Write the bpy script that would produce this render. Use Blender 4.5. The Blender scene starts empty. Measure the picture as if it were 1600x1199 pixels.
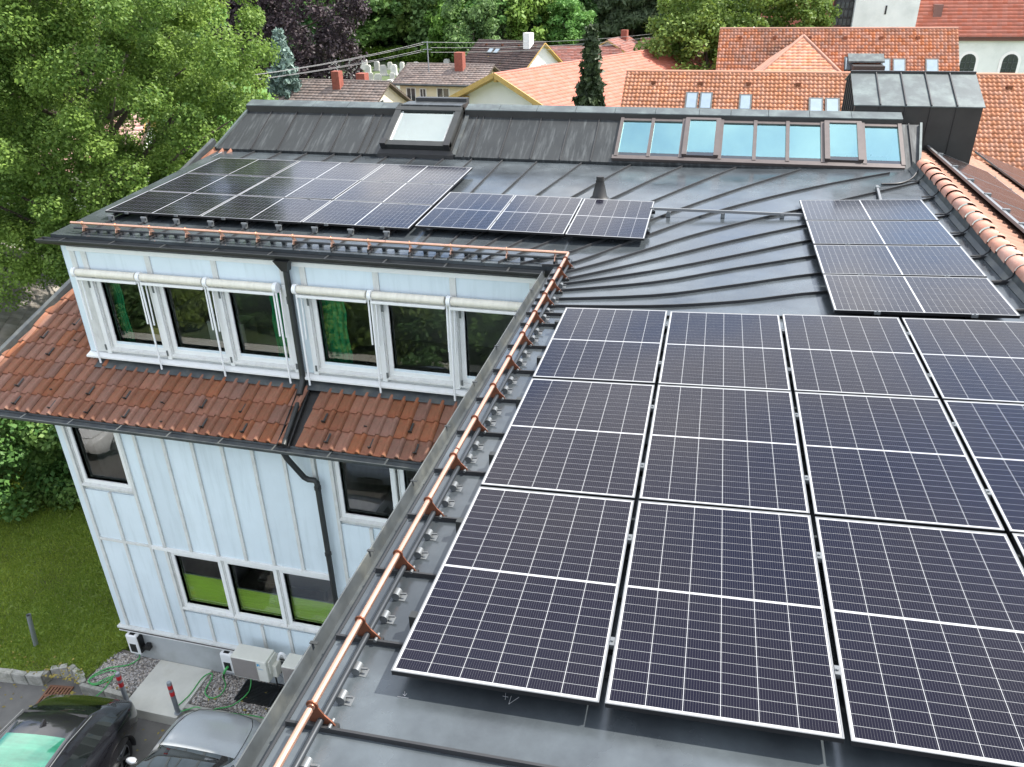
import bpy, bmesh, math, random
import numpy as np
from mathutils import Vector, Matrix

random.seed(7)
RNG = np.random.default_rng(7)
R = math.radians
scene = bpy.context.scene
COL = scene.collection

# ------------------------------------------------------------------ camera
CAM_POS = (1.404, -2.757, 3.326)
yaw, pitch, roll = 0.24800, 0.48250, -0.0170
cy_, sy_ = math.cos(yaw), math.sin(yaw)
F_ = Vector((-sy_ * math.cos(pitch), cy_ * math.cos(pitch), -math.sin(pitch)))
R_ = Vector((cy_, sy_, 0))
U_ = R_.cross(F_)
R2 = math.cos(roll) * R_ + math.sin(roll) * U_
U2 = -math.sin(roll) * R_ + math.cos(roll) * U_
cam_d = bpy.data.cameras.new('camera')
cam = bpy.data.objects.new('camera', cam_d)
COL.objects.link(cam)
mw = Matrix.Identity(4)
for i in range(3):
    mw[i][0], mw[i][1], mw[i][2], mw[i][3] = R2[i], U2[i], -F_[i], CAM_POS[i]
cam.matrix_world = mw
cam_d.sensor_width = 36
cam_d.lens = 27.288
cam_d.clip_start = 0.05
cam_d.clip_end = 2000
scene.camera = cam

# ------------------------------------------------------------------ sky, sun, exposure
SUN = Vector((0.092, 0.050, 0.144)).normalized()
sun_el = math.asin(SUN.z)
sun_az = math.atan2(SUN.x, SUN.y)
world = bpy.data.worlds.new('World')
scene.world = world
world.use_nodes = True
wn, wl = world.node_tree.nodes, world.node_tree.links
wn.clear()
w_out = wn.new('ShaderNodeOutputWorld')
w_bg = wn.new('ShaderNodeBackground')
w_bg.inputs['Strength'].default_value = 0.13
sky = wn.new('ShaderNodeTexSky')
sky.sky_type = 'NISHITA'
sky.sun_disc = False
sky.sun_elevation = sun_el
sky.sun_rotation = sun_az
sky.air_density = 1.0
sky.dust_density = 1.0
sky.altitude = 600
tc = wn.new('ShaderNodeTexCoord')
sep = wn.new('ShaderNodeSeparateXYZ')
wl.new(tc.outputs['Generated'], sep.inputs[0])
zc = wn.new('ShaderNodeMath'); zc.operation = 'MAXIMUM'; zc.inputs[1].default_value = 0.06
wl.new(sep.outputs['Z'], zc.inputs[0])
dx = wn.new('ShaderNodeMath'); dx.operation = 'DIVIDE'
dy = wn.new('ShaderNodeMath'); dy.operation = 'DIVIDE'
wl.new(sep.outputs['X'], dx.inputs[0]); wl.new(zc.outputs[0], dx.inputs[1])
wl.new(sep.outputs['Y'], dy.inputs[0]); wl.new(zc.outputs[0], dy.inputs[1])
cmb = wn.new('ShaderNodeCombineXYZ')
wl.new(dx.outputs[0], cmb.inputs[0]); wl.new(dy.outputs[0], cmb.inputs[1])
cn = wn.new('ShaderNodeTexNoise')
cn.inputs['Scale'].default_value = 1.15
cn.inputs['Detail'].default_value = 9
cn.inputs['Roughness'].default_value = 0.58
cmap = wn.new('ShaderNodeMapping'); cmap.inputs['Location'].default_value = (0.6, 5.2, 0.0)
wl.new(cmb.outputs[0], cmap.inputs[0])
wl.new(cmap.outputs[0], cn.inputs['Vector'])
cr = wn.new('ShaderNodeValToRGB')
cr.color_ramp.elements[0].position = 0.40
cr.color_ramp.elements[1].position = 0.57
wl.new(cn.outputs['Fac'], cr.inputs[0])
cc = wn.new('ShaderNodeTexNoise')           # cloud tops and grey cloud bases
cc.inputs['Scale'].default_value = 2.1
cc.inputs['Detail'].default_value = 5
wl.new(cmb.outputs[0], cc.inputs['Vector'])
ccr = wn.new('ShaderNodeValToRGB')
ccr.color_ramp.elements[0].position = 0.3
ccr.color_ramp.elements[0].color = (3.6, 3.8, 4.1, 1)
ccr.color_ramp.elements[1].position = 0.75
ccr.color_ramp.elements[1].color = (8.0, 8.0, 8.0, 1)
wl.new(cc.outputs['Fac'], ccr.inputs[0])
cm = wn.new('ShaderNodeMixRGB')
wl.new(cr.outputs['Color'], cm.inputs['Fac'])
wl.new(sky.outputs['Color'], cm.inputs['Color1'])
wl.new(ccr.outputs['Color'], cm.inputs['Color2'])
wl.new(cm.outputs['Color'], w_bg.inputs['Color'])
wl.new(w_bg.outputs['Background'], w_out.inputs['Surface'])

sun_d = bpy.data.lights.new('sun', 'SUN')
sun_d.energy = 3.2
sun_d.angle = R(0.6)
sun_d.color = (1.0, 0.95, 0.87)
sun_o = bpy.data.objects.new('sun', sun_d)
COL.objects.link(sun_o)
sun_o.rotation_euler = SUN.to_track_quat('Z', 'Y').to_euler()

scene.view_settings.view_transform = 'Standard'
scene.view_settings.look = 'None'
scene.view_settings.exposure = 1.65
scene.view_settings.gamma = 1
scene.view_settings.use_curve_mapping = False
scene.cycles.max_bounces = 8
scene.cycles.transparent_max_bounces = 12


# ------------------------------------------------------------------ materials
def nd(nt, t, **kw):
    n = nt.nodes.new(t)
    for k, v in kw.items():
        n.inputs[k].default_value = v
    return n


def pm(name, col, rough=0.6, metal=0.0, var=0.12, scale=6.0, bump=0.0, bscale=60.0, rnd=0.0,
       spec=0.5, stretch=None, rvar=0.0, col2=None, c2pos=(0.45, 0.7), c2scale=None, coat=0.0, attr=None, c2stretch=None):
    """procedural surface: base colour broken up by noise, optional second colour in patches"""
    m = bpy.data.materials.new(name)
    m.use_nodes = True
    nt = m.node_tree
    b = nt.nodes['Principled BSDF']
    b.inputs['Roughness'].default_value = rough
    b.inputs['Metallic'].default_value = metal
    b.inputs['Specular IOR Level'].default_value = spec
    if coat:
        b.inputs['Coat Weight'].default_value = coat
        b.inputs['Coat Roughness'].default_value = 0.03
    t = nt.nodes.new('ShaderNodeTexCoord')
    vec = t.outputs['Object']
    if stretch:
        mp = nt.nodes.new('ShaderNodeMapping')
        mp.inputs['Scale'].default_value = stretch
        nt.links.new(vec, mp.inputs[0])
        vec = mp.outputs[0]
    n = nd(nt, 'ShaderNodeTexNoise', Scale=scale, Detail=6.0, Roughness=0.6)
    nt.links.new(vec, n.inputs['Vector'])
    mr = nd(nt, 'ShaderNodeMapRange')
    mr.inputs['From Min'].default_value = 0.25
    mr.inputs['From Max'].default_value = 0.75
    mr.inputs['To Min'].default_value = 1 - var
    mr.inputs['To Max'].default_value = 1 + var
    nt.links.new(n.outputs['Fac'], mr.inputs['Value'])
    cur = None
    if col2 is not None:
        n2 = nd(nt, 'ShaderNodeTexNoise', Scale=(c2scale or scale * 0.6), Detail=7.0, Roughness=0.65)
        v2 = t.outputs['Object']
        if c2stretch:
            mp2 = nt.nodes.new('ShaderNodeMapping')
            mp2.inputs['Scale'].default_value = c2stretch
            nt.links.new(v2, mp2.inputs[0])
            v2 = mp2.outputs[0]
        nt.links.new(v2, n2.inputs['Vector'])
        rp = nt.nodes.new('ShaderNodeValToRGB')
        rp.color_ramp.elements[0].position = c2pos[0]
        rp.color_ramp.elements[1].position = c2pos[1]
        nt.links.new(n2.outputs['Fac'], rp.inputs[0])
        mx = nt.nodes.new('ShaderNodeMixRGB')
        mx.inputs['Color1'].default_value = (*col, 1)
        mx.inputs['Color2'].default_value = (*col2, 1)
        nt.links.new(rp.outputs['Color'], mx.inputs['Fac'])
        cur = mx.outputs['Color']
    mul = nt.nodes.new('ShaderNodeMixRGB'); mul.blend_type = 'MULTIPLY'; mul.inputs['Fac'].default_value = 1
    if cur is None:
        mul.inputs['Color1'].default_value = (*col, 1)
    else:
        nt.links.new(cur, mul.inputs['Color1'])
    nt.links.new(mr.outputs[0], mul.inputs['Color2'])
    cur = mul.outputs['Color']
    if rnd or attr:
        if attr:
            oi = nt.nodes.new('ShaderNodeAttribute'); oi.attribute_name = attr
            val = oi.outputs['Fac']
        else:
            oi = nt.nodes.new('ShaderNodeObjectInfo')
            val = oi.outputs['Random']
        k = rnd or 0.3
        hs = nt.nodes.new('ShaderNodeHueSaturation')
        a = nd(nt, 'ShaderNodeMapRange'); a.inputs['To Min'].default_value = 1 - k; a.inputs['To Max'].default_value = 1 + k
        nt.links.new(val, a.inputs['Value'])
        nt.links.new(a.outputs[0], hs.inputs['Value'])
        h = nd(nt, 'ShaderNodeMath'); h.operation = 'MULTIPLY'; h.inputs[1].default_value = 7.31
        fr = nd(nt, 'ShaderNodeMath'); fr.operation = 'FRACT'
        nt.links.new(val, h.inputs[0]); nt.links.new(h.outputs[0], fr.inputs[0])
        a2 = nd(nt, 'ShaderNodeMapRange'); a2.inputs['To Min'].default_value = 1 - k; a2.inputs['To Max'].default_value = 1 + k * 0.6
        nt.links.new(fr.outputs[0], a2.inputs['Value'])
        nt.links.new(a2.outputs[0], hs.inputs['Saturation'])
        nt.links.new(cur, hs.inputs['Color'])
        cur = hs.outputs['Color']
    nt.links.new(cur, b.inputs['Base Color'])
    if rvar:
        mr2 = nd(nt, 'ShaderNodeMapRange')
        mr2.inputs['From Min'].default_value = 0.3; mr2.inputs['From Max'].default_value = 0.7
        mr2.inputs['To Min'].default_value = max(rough - rvar, 0.02); mr2.inputs['To Max'].default_value = rough + rvar
        nt.links.new(n.outputs['Fac'], mr2.inputs['Value'])
        nt.links.new(mr2.outputs[0], b.inputs['Roughness'])
    if bump:
        nb = nd(nt, 'ShaderNodeTexNoise', Scale=bscale, Detail=4.0)
        nt.links.new(vec, nb.inputs['Vector'])
        bp = nd(nt, 'ShaderNodeBump', Strength=bump, Distance=0.02)
        nt.links.new(nb.outputs['Fac'], bp.inputs['Height'])
        nt.links.new(bp.outputs['Normal'], b.inputs['Normal'])
    return m


def glass_mat(name, tint=(0.75, 0.85, 0.85), ior=1.75, gloss=(1, 1, 1), rough=0.01, coated=0.0):
    m = bpy.data.materials.new(name); m.use_nodes = True
    nt = m.node_tree; nt.nodes.clear()
    o = nt.nodes.new('ShaderNodeOutputMaterial')
    tr = nt.nodes.new('ShaderNodeBsdfTransparent'); tr.inputs[0].default_value = (*tint, 1)
    gl = nt.nodes.new('ShaderNodeBsdfGlossy'); gl.inputs['Color'].default_value = (*gloss, 1); gl.inputs['Roughness'].default_value = rough
    fr = nt.nodes.new('ShaderNodeFresnel'); fr.inputs[0].default_value = ior
    mx = nt.nodes.new('ShaderNodeMixShader')
    mxm = nt.nodes.new('ShaderNodeMath'); mxm.operation = 'MAXIMUM'; mxm.inputs[1].default_value = coated
    nt.links.new(fr.outputs[0], mxm.inputs[0])
    nt.links.new(mxm.outputs[0], mx.inputs[0]); nt.links.new(tr.outputs[0], mx.inputs[1]); nt.links.new(gl.outputs[0], mx.inputs[2])
    nt.links.new(mx.outputs[0], o.inputs[0])
    return m


def leaf_mat(name, dark, light, trans=0.35, rnd=0.12):
    m = bpy.data.materials.new(name); m.use_nodes = True
    nt = m.node_tree; nt.nodes.clear()
    o = nt.nodes.new('ShaderNodeOutputMaterial')
    at = nt.nodes.new('ShaderNodeAttribute'); at.attribute_name = 'tint'
    mx = nt.nodes.new('ShaderNodeMixRGB')
    mx.inputs['Color1'].default_value = (*dark, 1); mx.inputs['Color2'].default_value = (*light, 1)
    nt.links.new(at.outputs['Fac'], mx.inputs['Fac'])
    oi = nt.nodes.new('ShaderNodeObjectInfo')
    hs = nt.nodes.new('ShaderNodeHueSaturation')
    a = nd(nt, 'ShaderNodeMapRange'); a.inputs['To Min'].default_value = 1 - rnd * 2.2; a.inputs['To Max'].default_value = 1 + rnd * 2.2
    nt.links.new(oi.outputs['Random'], a.inputs['Value']); nt.links.new(a.outputs[0], hs.inputs['Value'])
    h = nd(nt, 'ShaderNodeMath'); h.operation = 'MULTIPLY'; h.inputs[1].default_value = 13.7
    fr = nd(nt, 'ShaderNodeMath'); fr.operation = 'FRACT'
    nt.links.new(oi.outputs['Random'], h.inputs[0]); nt.links.new(h.outputs[0], fr.inputs[0])
    a2 = nd(nt, 'ShaderNodeMapRange'); a2.inputs['To Min'].default_value = 0.5 - rnd * 0.18; a2.inputs['To Max'].default_value = 0.5 + rnd * 0.18
    nt.links.new(fr.outputs[0], a2.inputs['Value']); nt.links.new(a2.outputs[0], hs.inputs['Hue'])
    nt.links.new(mx.outputs[0], hs.inputs['Color'])
    d = nt.nodes.new('ShaderNodeBsdfPrincipled'); d.inputs['Roughness'].default_value = 0.55
    d.inputs['Specular IOR Level'].default_value = 0.3
    t = nt.nodes.new('ShaderNodeBsdfTranslucent')
    nt.links.new(hs.outputs[0], d.inputs['Base Color']); nt.links.new(hs.outputs[0], t.inputs['Color'])
    s = nt.nodes.new('ShaderNodeMixShader'); s.inputs[0].default_value = trans
    nt.links.new(d.outputs[0], s.inputs[1]); nt.links.new(t.outputs[0], s.inputs[2]); nt.links.new(s.outputs[0], o.inputs[0])
    return m


M = {}
M['roof_metal'] = pm('weathered_sheet_metal', (0.048, 0.056, 0.062), 0.22, 0.25, 0.30, 1.1, 0.22, 1.8, spec=0.65, rvar=0.10, stretch=(1, 1, 1),
                     col2=(0.100, 0.118, 0.128), c2pos=(0.45, 0.75), c2scale=0.8)
M['steep_metal'] = pm('streaked_sheet_metal', (0.030, 0.033, 0.034), 0.46, 0.3, 0.2, 2.0, 0.05, 20, rvar=0.08, spec=0.35,
                      col2=(0.12, 0.13, 0.13), c2pos=(0.50, 0.85), c2scale=1.3, c2stretch=(10, 1.0, 1.0))
M['patina'] = pm('patinated_copper_sheet', (0.065, 0.078, 0.08), 0.5, 0.3, 0.15, 4, 0.05, 30, col2=(0.15, 0.185, 0.178), c2pos=(0.45, 0.8), c2scale=2.2)
M['dark_metal'] = pm('dark_oxidised_metal', (0.022, 0.021, 0.020), 0.5, 0.2, 0.3, 3, 0.03, 20)
M['seam_metal'] = pm('seam_metal', (0.022, 0.023, 0.025), 0.6, 0.1, 0.2, 4)
M['gutter_metal'] = pm('gutter_metal', (0.05, 0.058, 0.062), 0.6, 0.2, 0.3, 5, rvar=0.1, col2=(0.10, 0.105, 0.095), c2scale=3)
M['gutter_dark'] = pm('gutter_dark_metal', (0.035, 0.037, 0.036), 0.45, 0.4, 0.25, 5, rvar=0.1)
M['copper'] = pm('bright_copper', (0.70, 0.40, 0.285), 0.30, 0.9, 0.08, 5, rvar=0.05, col2=(0.55, 0.27, 0.18), c2pos=(0.6, 0.9), c2scale=2)
M['copper_dark'] = pm('brown_copper', (0.20, 0.075, 0.042), 0.45, 0.7, 0.2, 15)
M['pipe_dark'] = pm('dark_pipe', (0.035, 0.04, 0.045), 0.4, 0.4, 0.15, 8)
M['zinc'] = pm('zinc_clip', (0.15, 0.16, 0.165), 0.45, 0.5, 0.15, 25)
M['alu'] = pm('aluminium_frame', (0.17, 0.175, 0.18), 0.5, 0.35, 0.05, 10)
M['alu_dark'] = pm('shaded_side_dark_rail', (0.02, 0.02, 0.022), 0.35, 0.5, 0.1, 10)  # also for rails; on silver frame sides the dark tone stands for shade
M['white_paint'] = pm('white_painted_wood', (0.74, 0.74, 0.72), 0.5, 0, 0.06, 5, 0.03, 80, col2=(0.60, 0.59, 0.55), c2pos=(0.55, 0.85), c2scale=5)
M['batten'] = pm('weathered_white_batten', (0.60, 0.60, 0.57), 0.6, 0, 0.10, 6, 0.04, 90, col2=(0.45, 0.44, 0.41), c2pos=(0.5, 0.85), c2scale=4, c2stretch=(4, 4, 1))
M['cladding'] = pm('pale_blue_cladding', (0.62, 0.70, 0.74), 0.45, 0, 0.06, 1.2, 0.02, 30, rnd=0.05, col2=(0.50, 0.575, 0.60), c2pos=(0.5, 0.85), c2scale=1.6, c2stretch=(5, 5, .5))
M['plinth'] = pm('grey_render', (0.42, 0.44, 0.44), 0.8, 0, 0.08, 3, 0.15, 120, col2=(0.33, 0.34, 0.33), c2scale=1.3)
M['tile'] = pm('red_clay_tile', (0.225, 0.082, 0.044), 0.78, 0, 0.22, 9, 0.2, 60, rnd=0.18, col2=(0.150, 0.080, 0.042), c2pos=(0.42, 0.72), c2scale=5)
M['ridge_tile'] = pm('pale_clay_ridge_tile', (0.40, 0.185, 0.13), 0.75, 0, 0.12, 8, 0.1, 70, rnd=0.12, col2=(0.42, 0.25, 0.19), c2scale=6)
M['tile_old'] = pm('weathered_pink_tile', (0.24, 0.125, 0.085), 0.85, 0, 0.2, 7, 0.2, 60, rnd=0.15)
M['blind_roll'] = pm('cream_awning_fabric', (0.70, 0.66, 0.56), 0.6, 0, 0.10, 14, stretch=(1, .2, .2))
M['interior'] = pm('dim_room_wall', (0.42, 0.41, 0.36), 0.9)
M['interior_light'] = pm('white_room_wall', (0.80, 0.84, 0.86), 0.9, var=0.05)
M['curtain'] = pm('green_curtain_cloth', (0.020, 0.34, 0.14), 0.8, 0, 0.12, 10)
M['green_blind'] = pm('lime_pleated_blind', (0.55, 0.74, 0.12), 0.7, 0, 0.06, 3)
M['desk'] = pm('pale_desk_top', (0.45, 0.47, 0.42), 0.5)
M['box_card'] = pm('yellow_cardboard', (0.45, 0.36, 0.12), 0.7)
M['glass'] = glass_mat('window_glass', (0.80, 0.86, 0.84), 1.75)
M['sky_glass'] = glass_mat('skylight_glass', (0.55, 0.88, 0.95), 2.0, gloss=(0.60, 1.0, 0.97), coated=0.46)
M['clear_glass'] = glass_mat('roof_window_glass', (0.86, 0.95, 0.95), 2.0, gloss=(0.9, 1.0, 0.98), coated=0.33)
M['cover_brown'] = pm('brown_grey_cover_strip', (0.105, 0.088, 0.082), 0.4, 0.4, 0.12, 8)
M['concrete'] = pm('pale_concrete', (0.55, 0.54, 0.48), 0.85, 0, 0.10, 3, 0.1, 90, col2=(0.45, 0.42, 0.33), c2pos=(0.55, 0.85), c2scale=2.0)
M['concrete_dark'] = pm('stained_concrete', (0.20, 0.19, 0.165), 0.9, 0, 0.2, 5, 0.2, 60)
M['kerb'] = pm('kerb_granite', (0.33, 0.32, 0.28), 0.85, 0, 0.25, 14, 0.4, 40, rnd=0.15, col2=(0.16, 0.16, 0.13), c2scale=6)
M['asphalt'] = pm('worn_asphalt', (0.135, 0.13, 0.12), 0.9, 0, 0.18, 3, 0.3, 180, col2=(0.055, 0.053, 0.05), c2pos=(0.5, 0.7), c2scale=0.5)
M['pebble'] = pm('mixed_pebbles', (0.30, 0.27, 0.24), 0.8, 0, 0.2, 20, attr='tint', rnd=0.75)
M['soil'] = pm('gravel_bed', (0.13, 0.115, 0.10), 0.95, 0, 0.35, 40, 0.5, 90)
M['grass_ground'] = pm('lawn_ground', (0.14, 0.20, 0.035), 0.95, 0, 0.4, 2.0, 0.6, 60, col2=(0.085, 0.085, 0.03), c2scale=0.7)
M['garden_soil'] = pm('planted_bed', (0.045, 0.075, 0.022), 0.95, 0, 0.5, 1.5, 0.6, 30, col2=(0.09, 0.12, 0.035), c2scale=0.9)
M['hill_ground'] = pm('meadow_ground', (0.075, 0.105, 0.045), 0.95, 0, 0.3, 0.1, col2=(0.10, 0.16, 0.04), c2scale=0.03)
M['red_paint'] = pm('red_reflective_band', (0.55, 0.025, 0.03), 0.45)
M['post_grey'] = pm('galvanised_post', (0.30, 0.32, 0.34), 0.45, 0.5, 0.15, 10)
M['rust'] = pm('rusty_cast_iron', (0.20, 0.095, 0.055), 0.8, 0.2, 0.25, 12, 0.2, 60)
M['black'] = pm('black_plastic', (0.012, 0.012, 0.013), 0.45)
M['white_plastic'] = pm('white_plastic', (0.80, 0.80, 0.79), 0.3, var=0.03)
M['ac_cream'] = pm('cream_ac_casing', (0.62, 0.61, 0.54), 0.45, var=0.05)
M['ac_grille'] = pm('taupe_grille', (0.27, 0.245, 0.225), 0.6, var=0.05)
M['cable_green'] = pm('green_cable', (0.06, 0.36, 0.09), 0.4, var=0.05)
M['emblem_blue'] = pm('blue_emblem', (0.01, 0.28, 0.55), 0.5)
M['car_black'] = pm('black_car_paint', (0.006, 0.006, 0.008), 0.22, 0.0, 0.05, 3, coat=1.0)
M['car_grey'] = pm('silver_grey_car_paint', (0.46, 0.475, 0.485), 0.30, 0.45, 0.04, 40, coat=0.8)
M['car_blue'] = pm('pale_blue_car_paint', (0.16, 0.20, 0.26), 0.3, 0.5, 0.04, 40, coat=0.8)
M['car_glass'] = pm('tinted_car_glass', (0.006, 0.008, 0.008), 0.03, 0, 0.02, spec=0.8, coat=1.0)
M['car_glass_green'] = pm('green_tint_painted_reflection', (0.030, 0.17, 0.11), 0.04, 0.2, 0.45, 1.5, spec=0.9, coat=1.0, stretch=(1, 4, 1))  # green tint plus streaky sky reflection painted into the base colour
M['tyre'] = pm('tyre_rubber', (0.015, 0.015, 0.015), 0.85)
M['rim'] = pm('alloy_rim', (0.35, 0.36, 0.37), 0.3, 0.9)
M['lamp_glass'] = pm('lamp_cover', (0.55, 0.56, 0.58), 0.1, 0.2, coat=1)
M['bark'] = pm('grey_brown_bark', (0.085, 0.065, 0.05), 0.9, 0, 0.3, 8, 0.5, 30)
M['plaster_cream'] = pm('cream_plaster', (0.68, 0.60, 0.44), 0.85, 0, 0.05, 1)
M['plaster_white'] = pm('white_plaster', (0.88, 0.84, 0.82), 0.85, 0, 0.05, 0.8)
M['church_white'] = pm('church_plaster', (0.76, 0.77, 0.74), 0.85, 0, 0.08, 0.6, col2=(0.62, 0.64, 0.61), c2scale=0.5)
M['timber'] = pm('honey_timber', (0.50, 0.32, 0.10), 0.6, 0, 0.12, 4)
M['tile_orange'] = pm('orange_pantile', (0.45, 0.19, 0.10), 0.78, 0, 0.10, 0.6, attr='tint', rnd=0.10, col2=(0.39, 0.165, 0.09), c2scale=0.5)
M['tile_aged'] = pm('aged_orange_pantile', (0.40, 0.155, 0.08), 0.8, 0, 0.15, 0.5, attr='tint', rnd=0.18, col2=(0.20, 0.105, 0.07), c2pos=(0.5, 0.72), c2scale=0.35)
M['tile_new'] = pm('salmon_new_tile', (0.38, 0.115, 0.072), 0.75, 0, 0.06, 0.5, attr='tint', rnd=0.08)
M['tile_pale'] = pm('pale_orange_tile', (0.50, 0.22, 0.125), 0.75, 0, 0.08, 0.8, attr='tint', rnd=0.15)
M['tile_greybrown'] = pm('grey_brown_tile', (0.20, 0.155, 0.135), 0.85, 0, 0.2, 0.8, attr='tint', rnd=0.2, col2=(0.13, 0.105, 0.095), c2scale=0.4)
M['tile_brown'] = pm('dark_brown_tile', (0.075, 0.048, 0.042), 0.8, 0, 0.2, 0.6, attr='tint', rnd=0.2)
M['tile_redbrown'] = pm('red_brown_tile', (0.22, 0.085, 0.065), 0.8, 0, 0.2, 0.6, attr='tint', rnd=0.2)
M['tile_grey'] = pm('grey_concrete_tile', (0.27, 0.245, 0.215), 0.9, 0, 0.2, 3, attr='tint', rnd=0.2)
M['tile_pink'] = pm('pink_tile', (0.52, 0.30, 0.25), 0.8, 0, 0.15, 1, attr='tint', rnd=0.2)
M['brick_red'] = pm('red_brick_chimney', (0.26, 0.075, 0.05), 0.85, 0, 0.25, 6)
M['stone'] = pm('pale_gravestone', (0.60, 0.58, 0.54), 0.7, 0, 0.2, 2, rnd=0.3)
M['wire'] = pm('power_wire', (0.25, 0.25, 0.25), 0.5, 0.3)
M['window_dark'] = pm('dark_far_pane', (0.03, 0.035, 0.04), 0.1, 0, 0.2, 2, spec=0.8)
M['window_bright'] = pm('bright_far_pane', (0.35, 0.42, 0.46), 0.05, 0.6, 0.1, 2, spec=0.9)
M['chalk'] = pm('white_chalk', (0.5, 0.5, 0.5), 0.9)
M['moss'] = pm('moss_streak', (0.12, 0.085, 0.035), 0.95, 0, 0.3, 6)

M['leaf_maple'] = leaf_mat('maple_leaves', (0.050, 0.112, 0.020), (0.235, 0.345, 0.070), trans=0.42)
M['leaf_green'] = leaf_mat('green_leaves', (0.070, 0.15, 0.034), (0.20, 0.32, 0.08))
M['leaf_dark'] = leaf_mat('dark_leaves', (0.055, 0.12, 0.04), (0.155, 0.27, 0.085))
M['leaf_bright'] = leaf_mat('bright_leaves', (0.11, 0.21, 0.035), (0.25, 0.38, 0.08))
M['leaf_purple'] = leaf_mat('copper_beech_leaves', (0.028, 0.020, 0.023), (0.085, 0.062, 0.068), trans=0.15)
M['leaf_willow'] = leaf_mat('willow_leaves', (0.08, 0.13, 0.065), (0.18, 0.25, 0.14))
M['needle_blue'] = leaf_mat('blue_spruce_needles', (0.09, 0.145, 0.12), (0.28, 0.37, 0.32), trans=0.1)
M['needle_dark'] = leaf_mat('dark_conifer_needles', (0.025, 0.05, 0.022), (0.075, 0.115, 0.048), trans=0.1)
M['hedge'] = leaf_mat('hedge_leaves', (0.07, 0.13, 0.015), (0.19, 0.28, 0.03))
M['litter'] = leaf_mat('fallen_leaf', (0.16, 0.11, 0.03), (0.42, 0.36, 0.08), trans=0.1, rnd=0.0)
M['grass'] = leaf_mat('grass_blades', (0.14, 0.23, 0.028), (0.34, 0.41, 0.06), rnd=0.0)


def cell_material():
    m = bpy.data.materials.new('solar_cell_silicon'); m.use_nodes = True
    nt = m.node_tree
    b = nt.nodes['Principled BSDF']
    uv = nt.nodes.new('ShaderNodeUVMap')
    sp = nt.nodes.new('ShaderNodeSeparateXYZ'); nt.links.new(uv.outputs[0], sp.inputs[0])
    mu = nd(nt, 'ShaderNodeMath'); mu.operation = 'MULTIPLY'; mu.inputs[1].default_value = 13.0
    fr = nd(nt, 'ShaderNodeMath'); fr.operation = 'FRACT'
    lt = nd(nt, 'ShaderNodeMath'); lt.operation = 'LESS_THAN'; lt.inputs[1].default_value = 0.07
    nt.links.new(sp.outputs['X'], mu.inputs[0]); nt.links.new(mu.outputs[0], fr.inputs[0]); nt.links.new(fr.outputs[0], lt.inputs[0])
    geo = nt.nodes.new('ShaderNodeNewGeometry')
    ns = nd(nt, 'ShaderNodeTexNoise', Scale=0.8, Detail=3.0)
    nt.links.new(geo.outputs['Position'], ns.inputs['Vector'])
    rp = nt.nodes.new('ShaderNodeMixRGB')
    rp.inputs['Color1'].default_value = (0.003, 0.004, 0.014, 1); rp.inputs['Color2'].default_value = (0.007, 0.005, 0.008, 1)
    nt.links.new(ns.outputs['Fac'], rp.inputs['Fac'])
    mx = nt.nodes.new('ShaderNodeMixRGB'); mx.inputs['Color2'].default_value = (0.08, 0.08, 0.085, 1)
    nt.links.new(lt.outputs[0], mx.inputs['Fac']); nt.links.new(rp.outputs[0], mx.inputs['Color1'])
    nt.links.new(mx.outputs[0], b.inputs['Base Color'])
    rr = nd(nt, 'ShaderNodeMapRange'); rr.inputs['To Min'].default_value = 0.05; rr.inputs['To Max'].default_value = 0.17
    n3 = nd(nt, 'ShaderNodeTexNoise', Scale=3.5, Detail=6.0); nt.links.new(geo.outputs['Position'], n3.inputs['Vector'])
    nt.links.new(n3.outputs['Fac'], rr.inputs['Value']); nt.links.new(rr.outputs[0], b.inputs['Roughness'])
    b.inputs['Specular IOR Level'].default_value = 0.17
    return m


M['cell'] = cell_material()
M['cell_dark'] = pm('east_cells_painted_reflection', (0.035, 0.024, 0.022), 0.15, 0, 0.2, 1.0)  # brown reflection on these panels put into the cell colour
M['backsheet'] = pm('white_backsheet', (0.36, 0.365, 0.37), 0.10, 0, 0.03, 3, spec=0.17)


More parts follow.
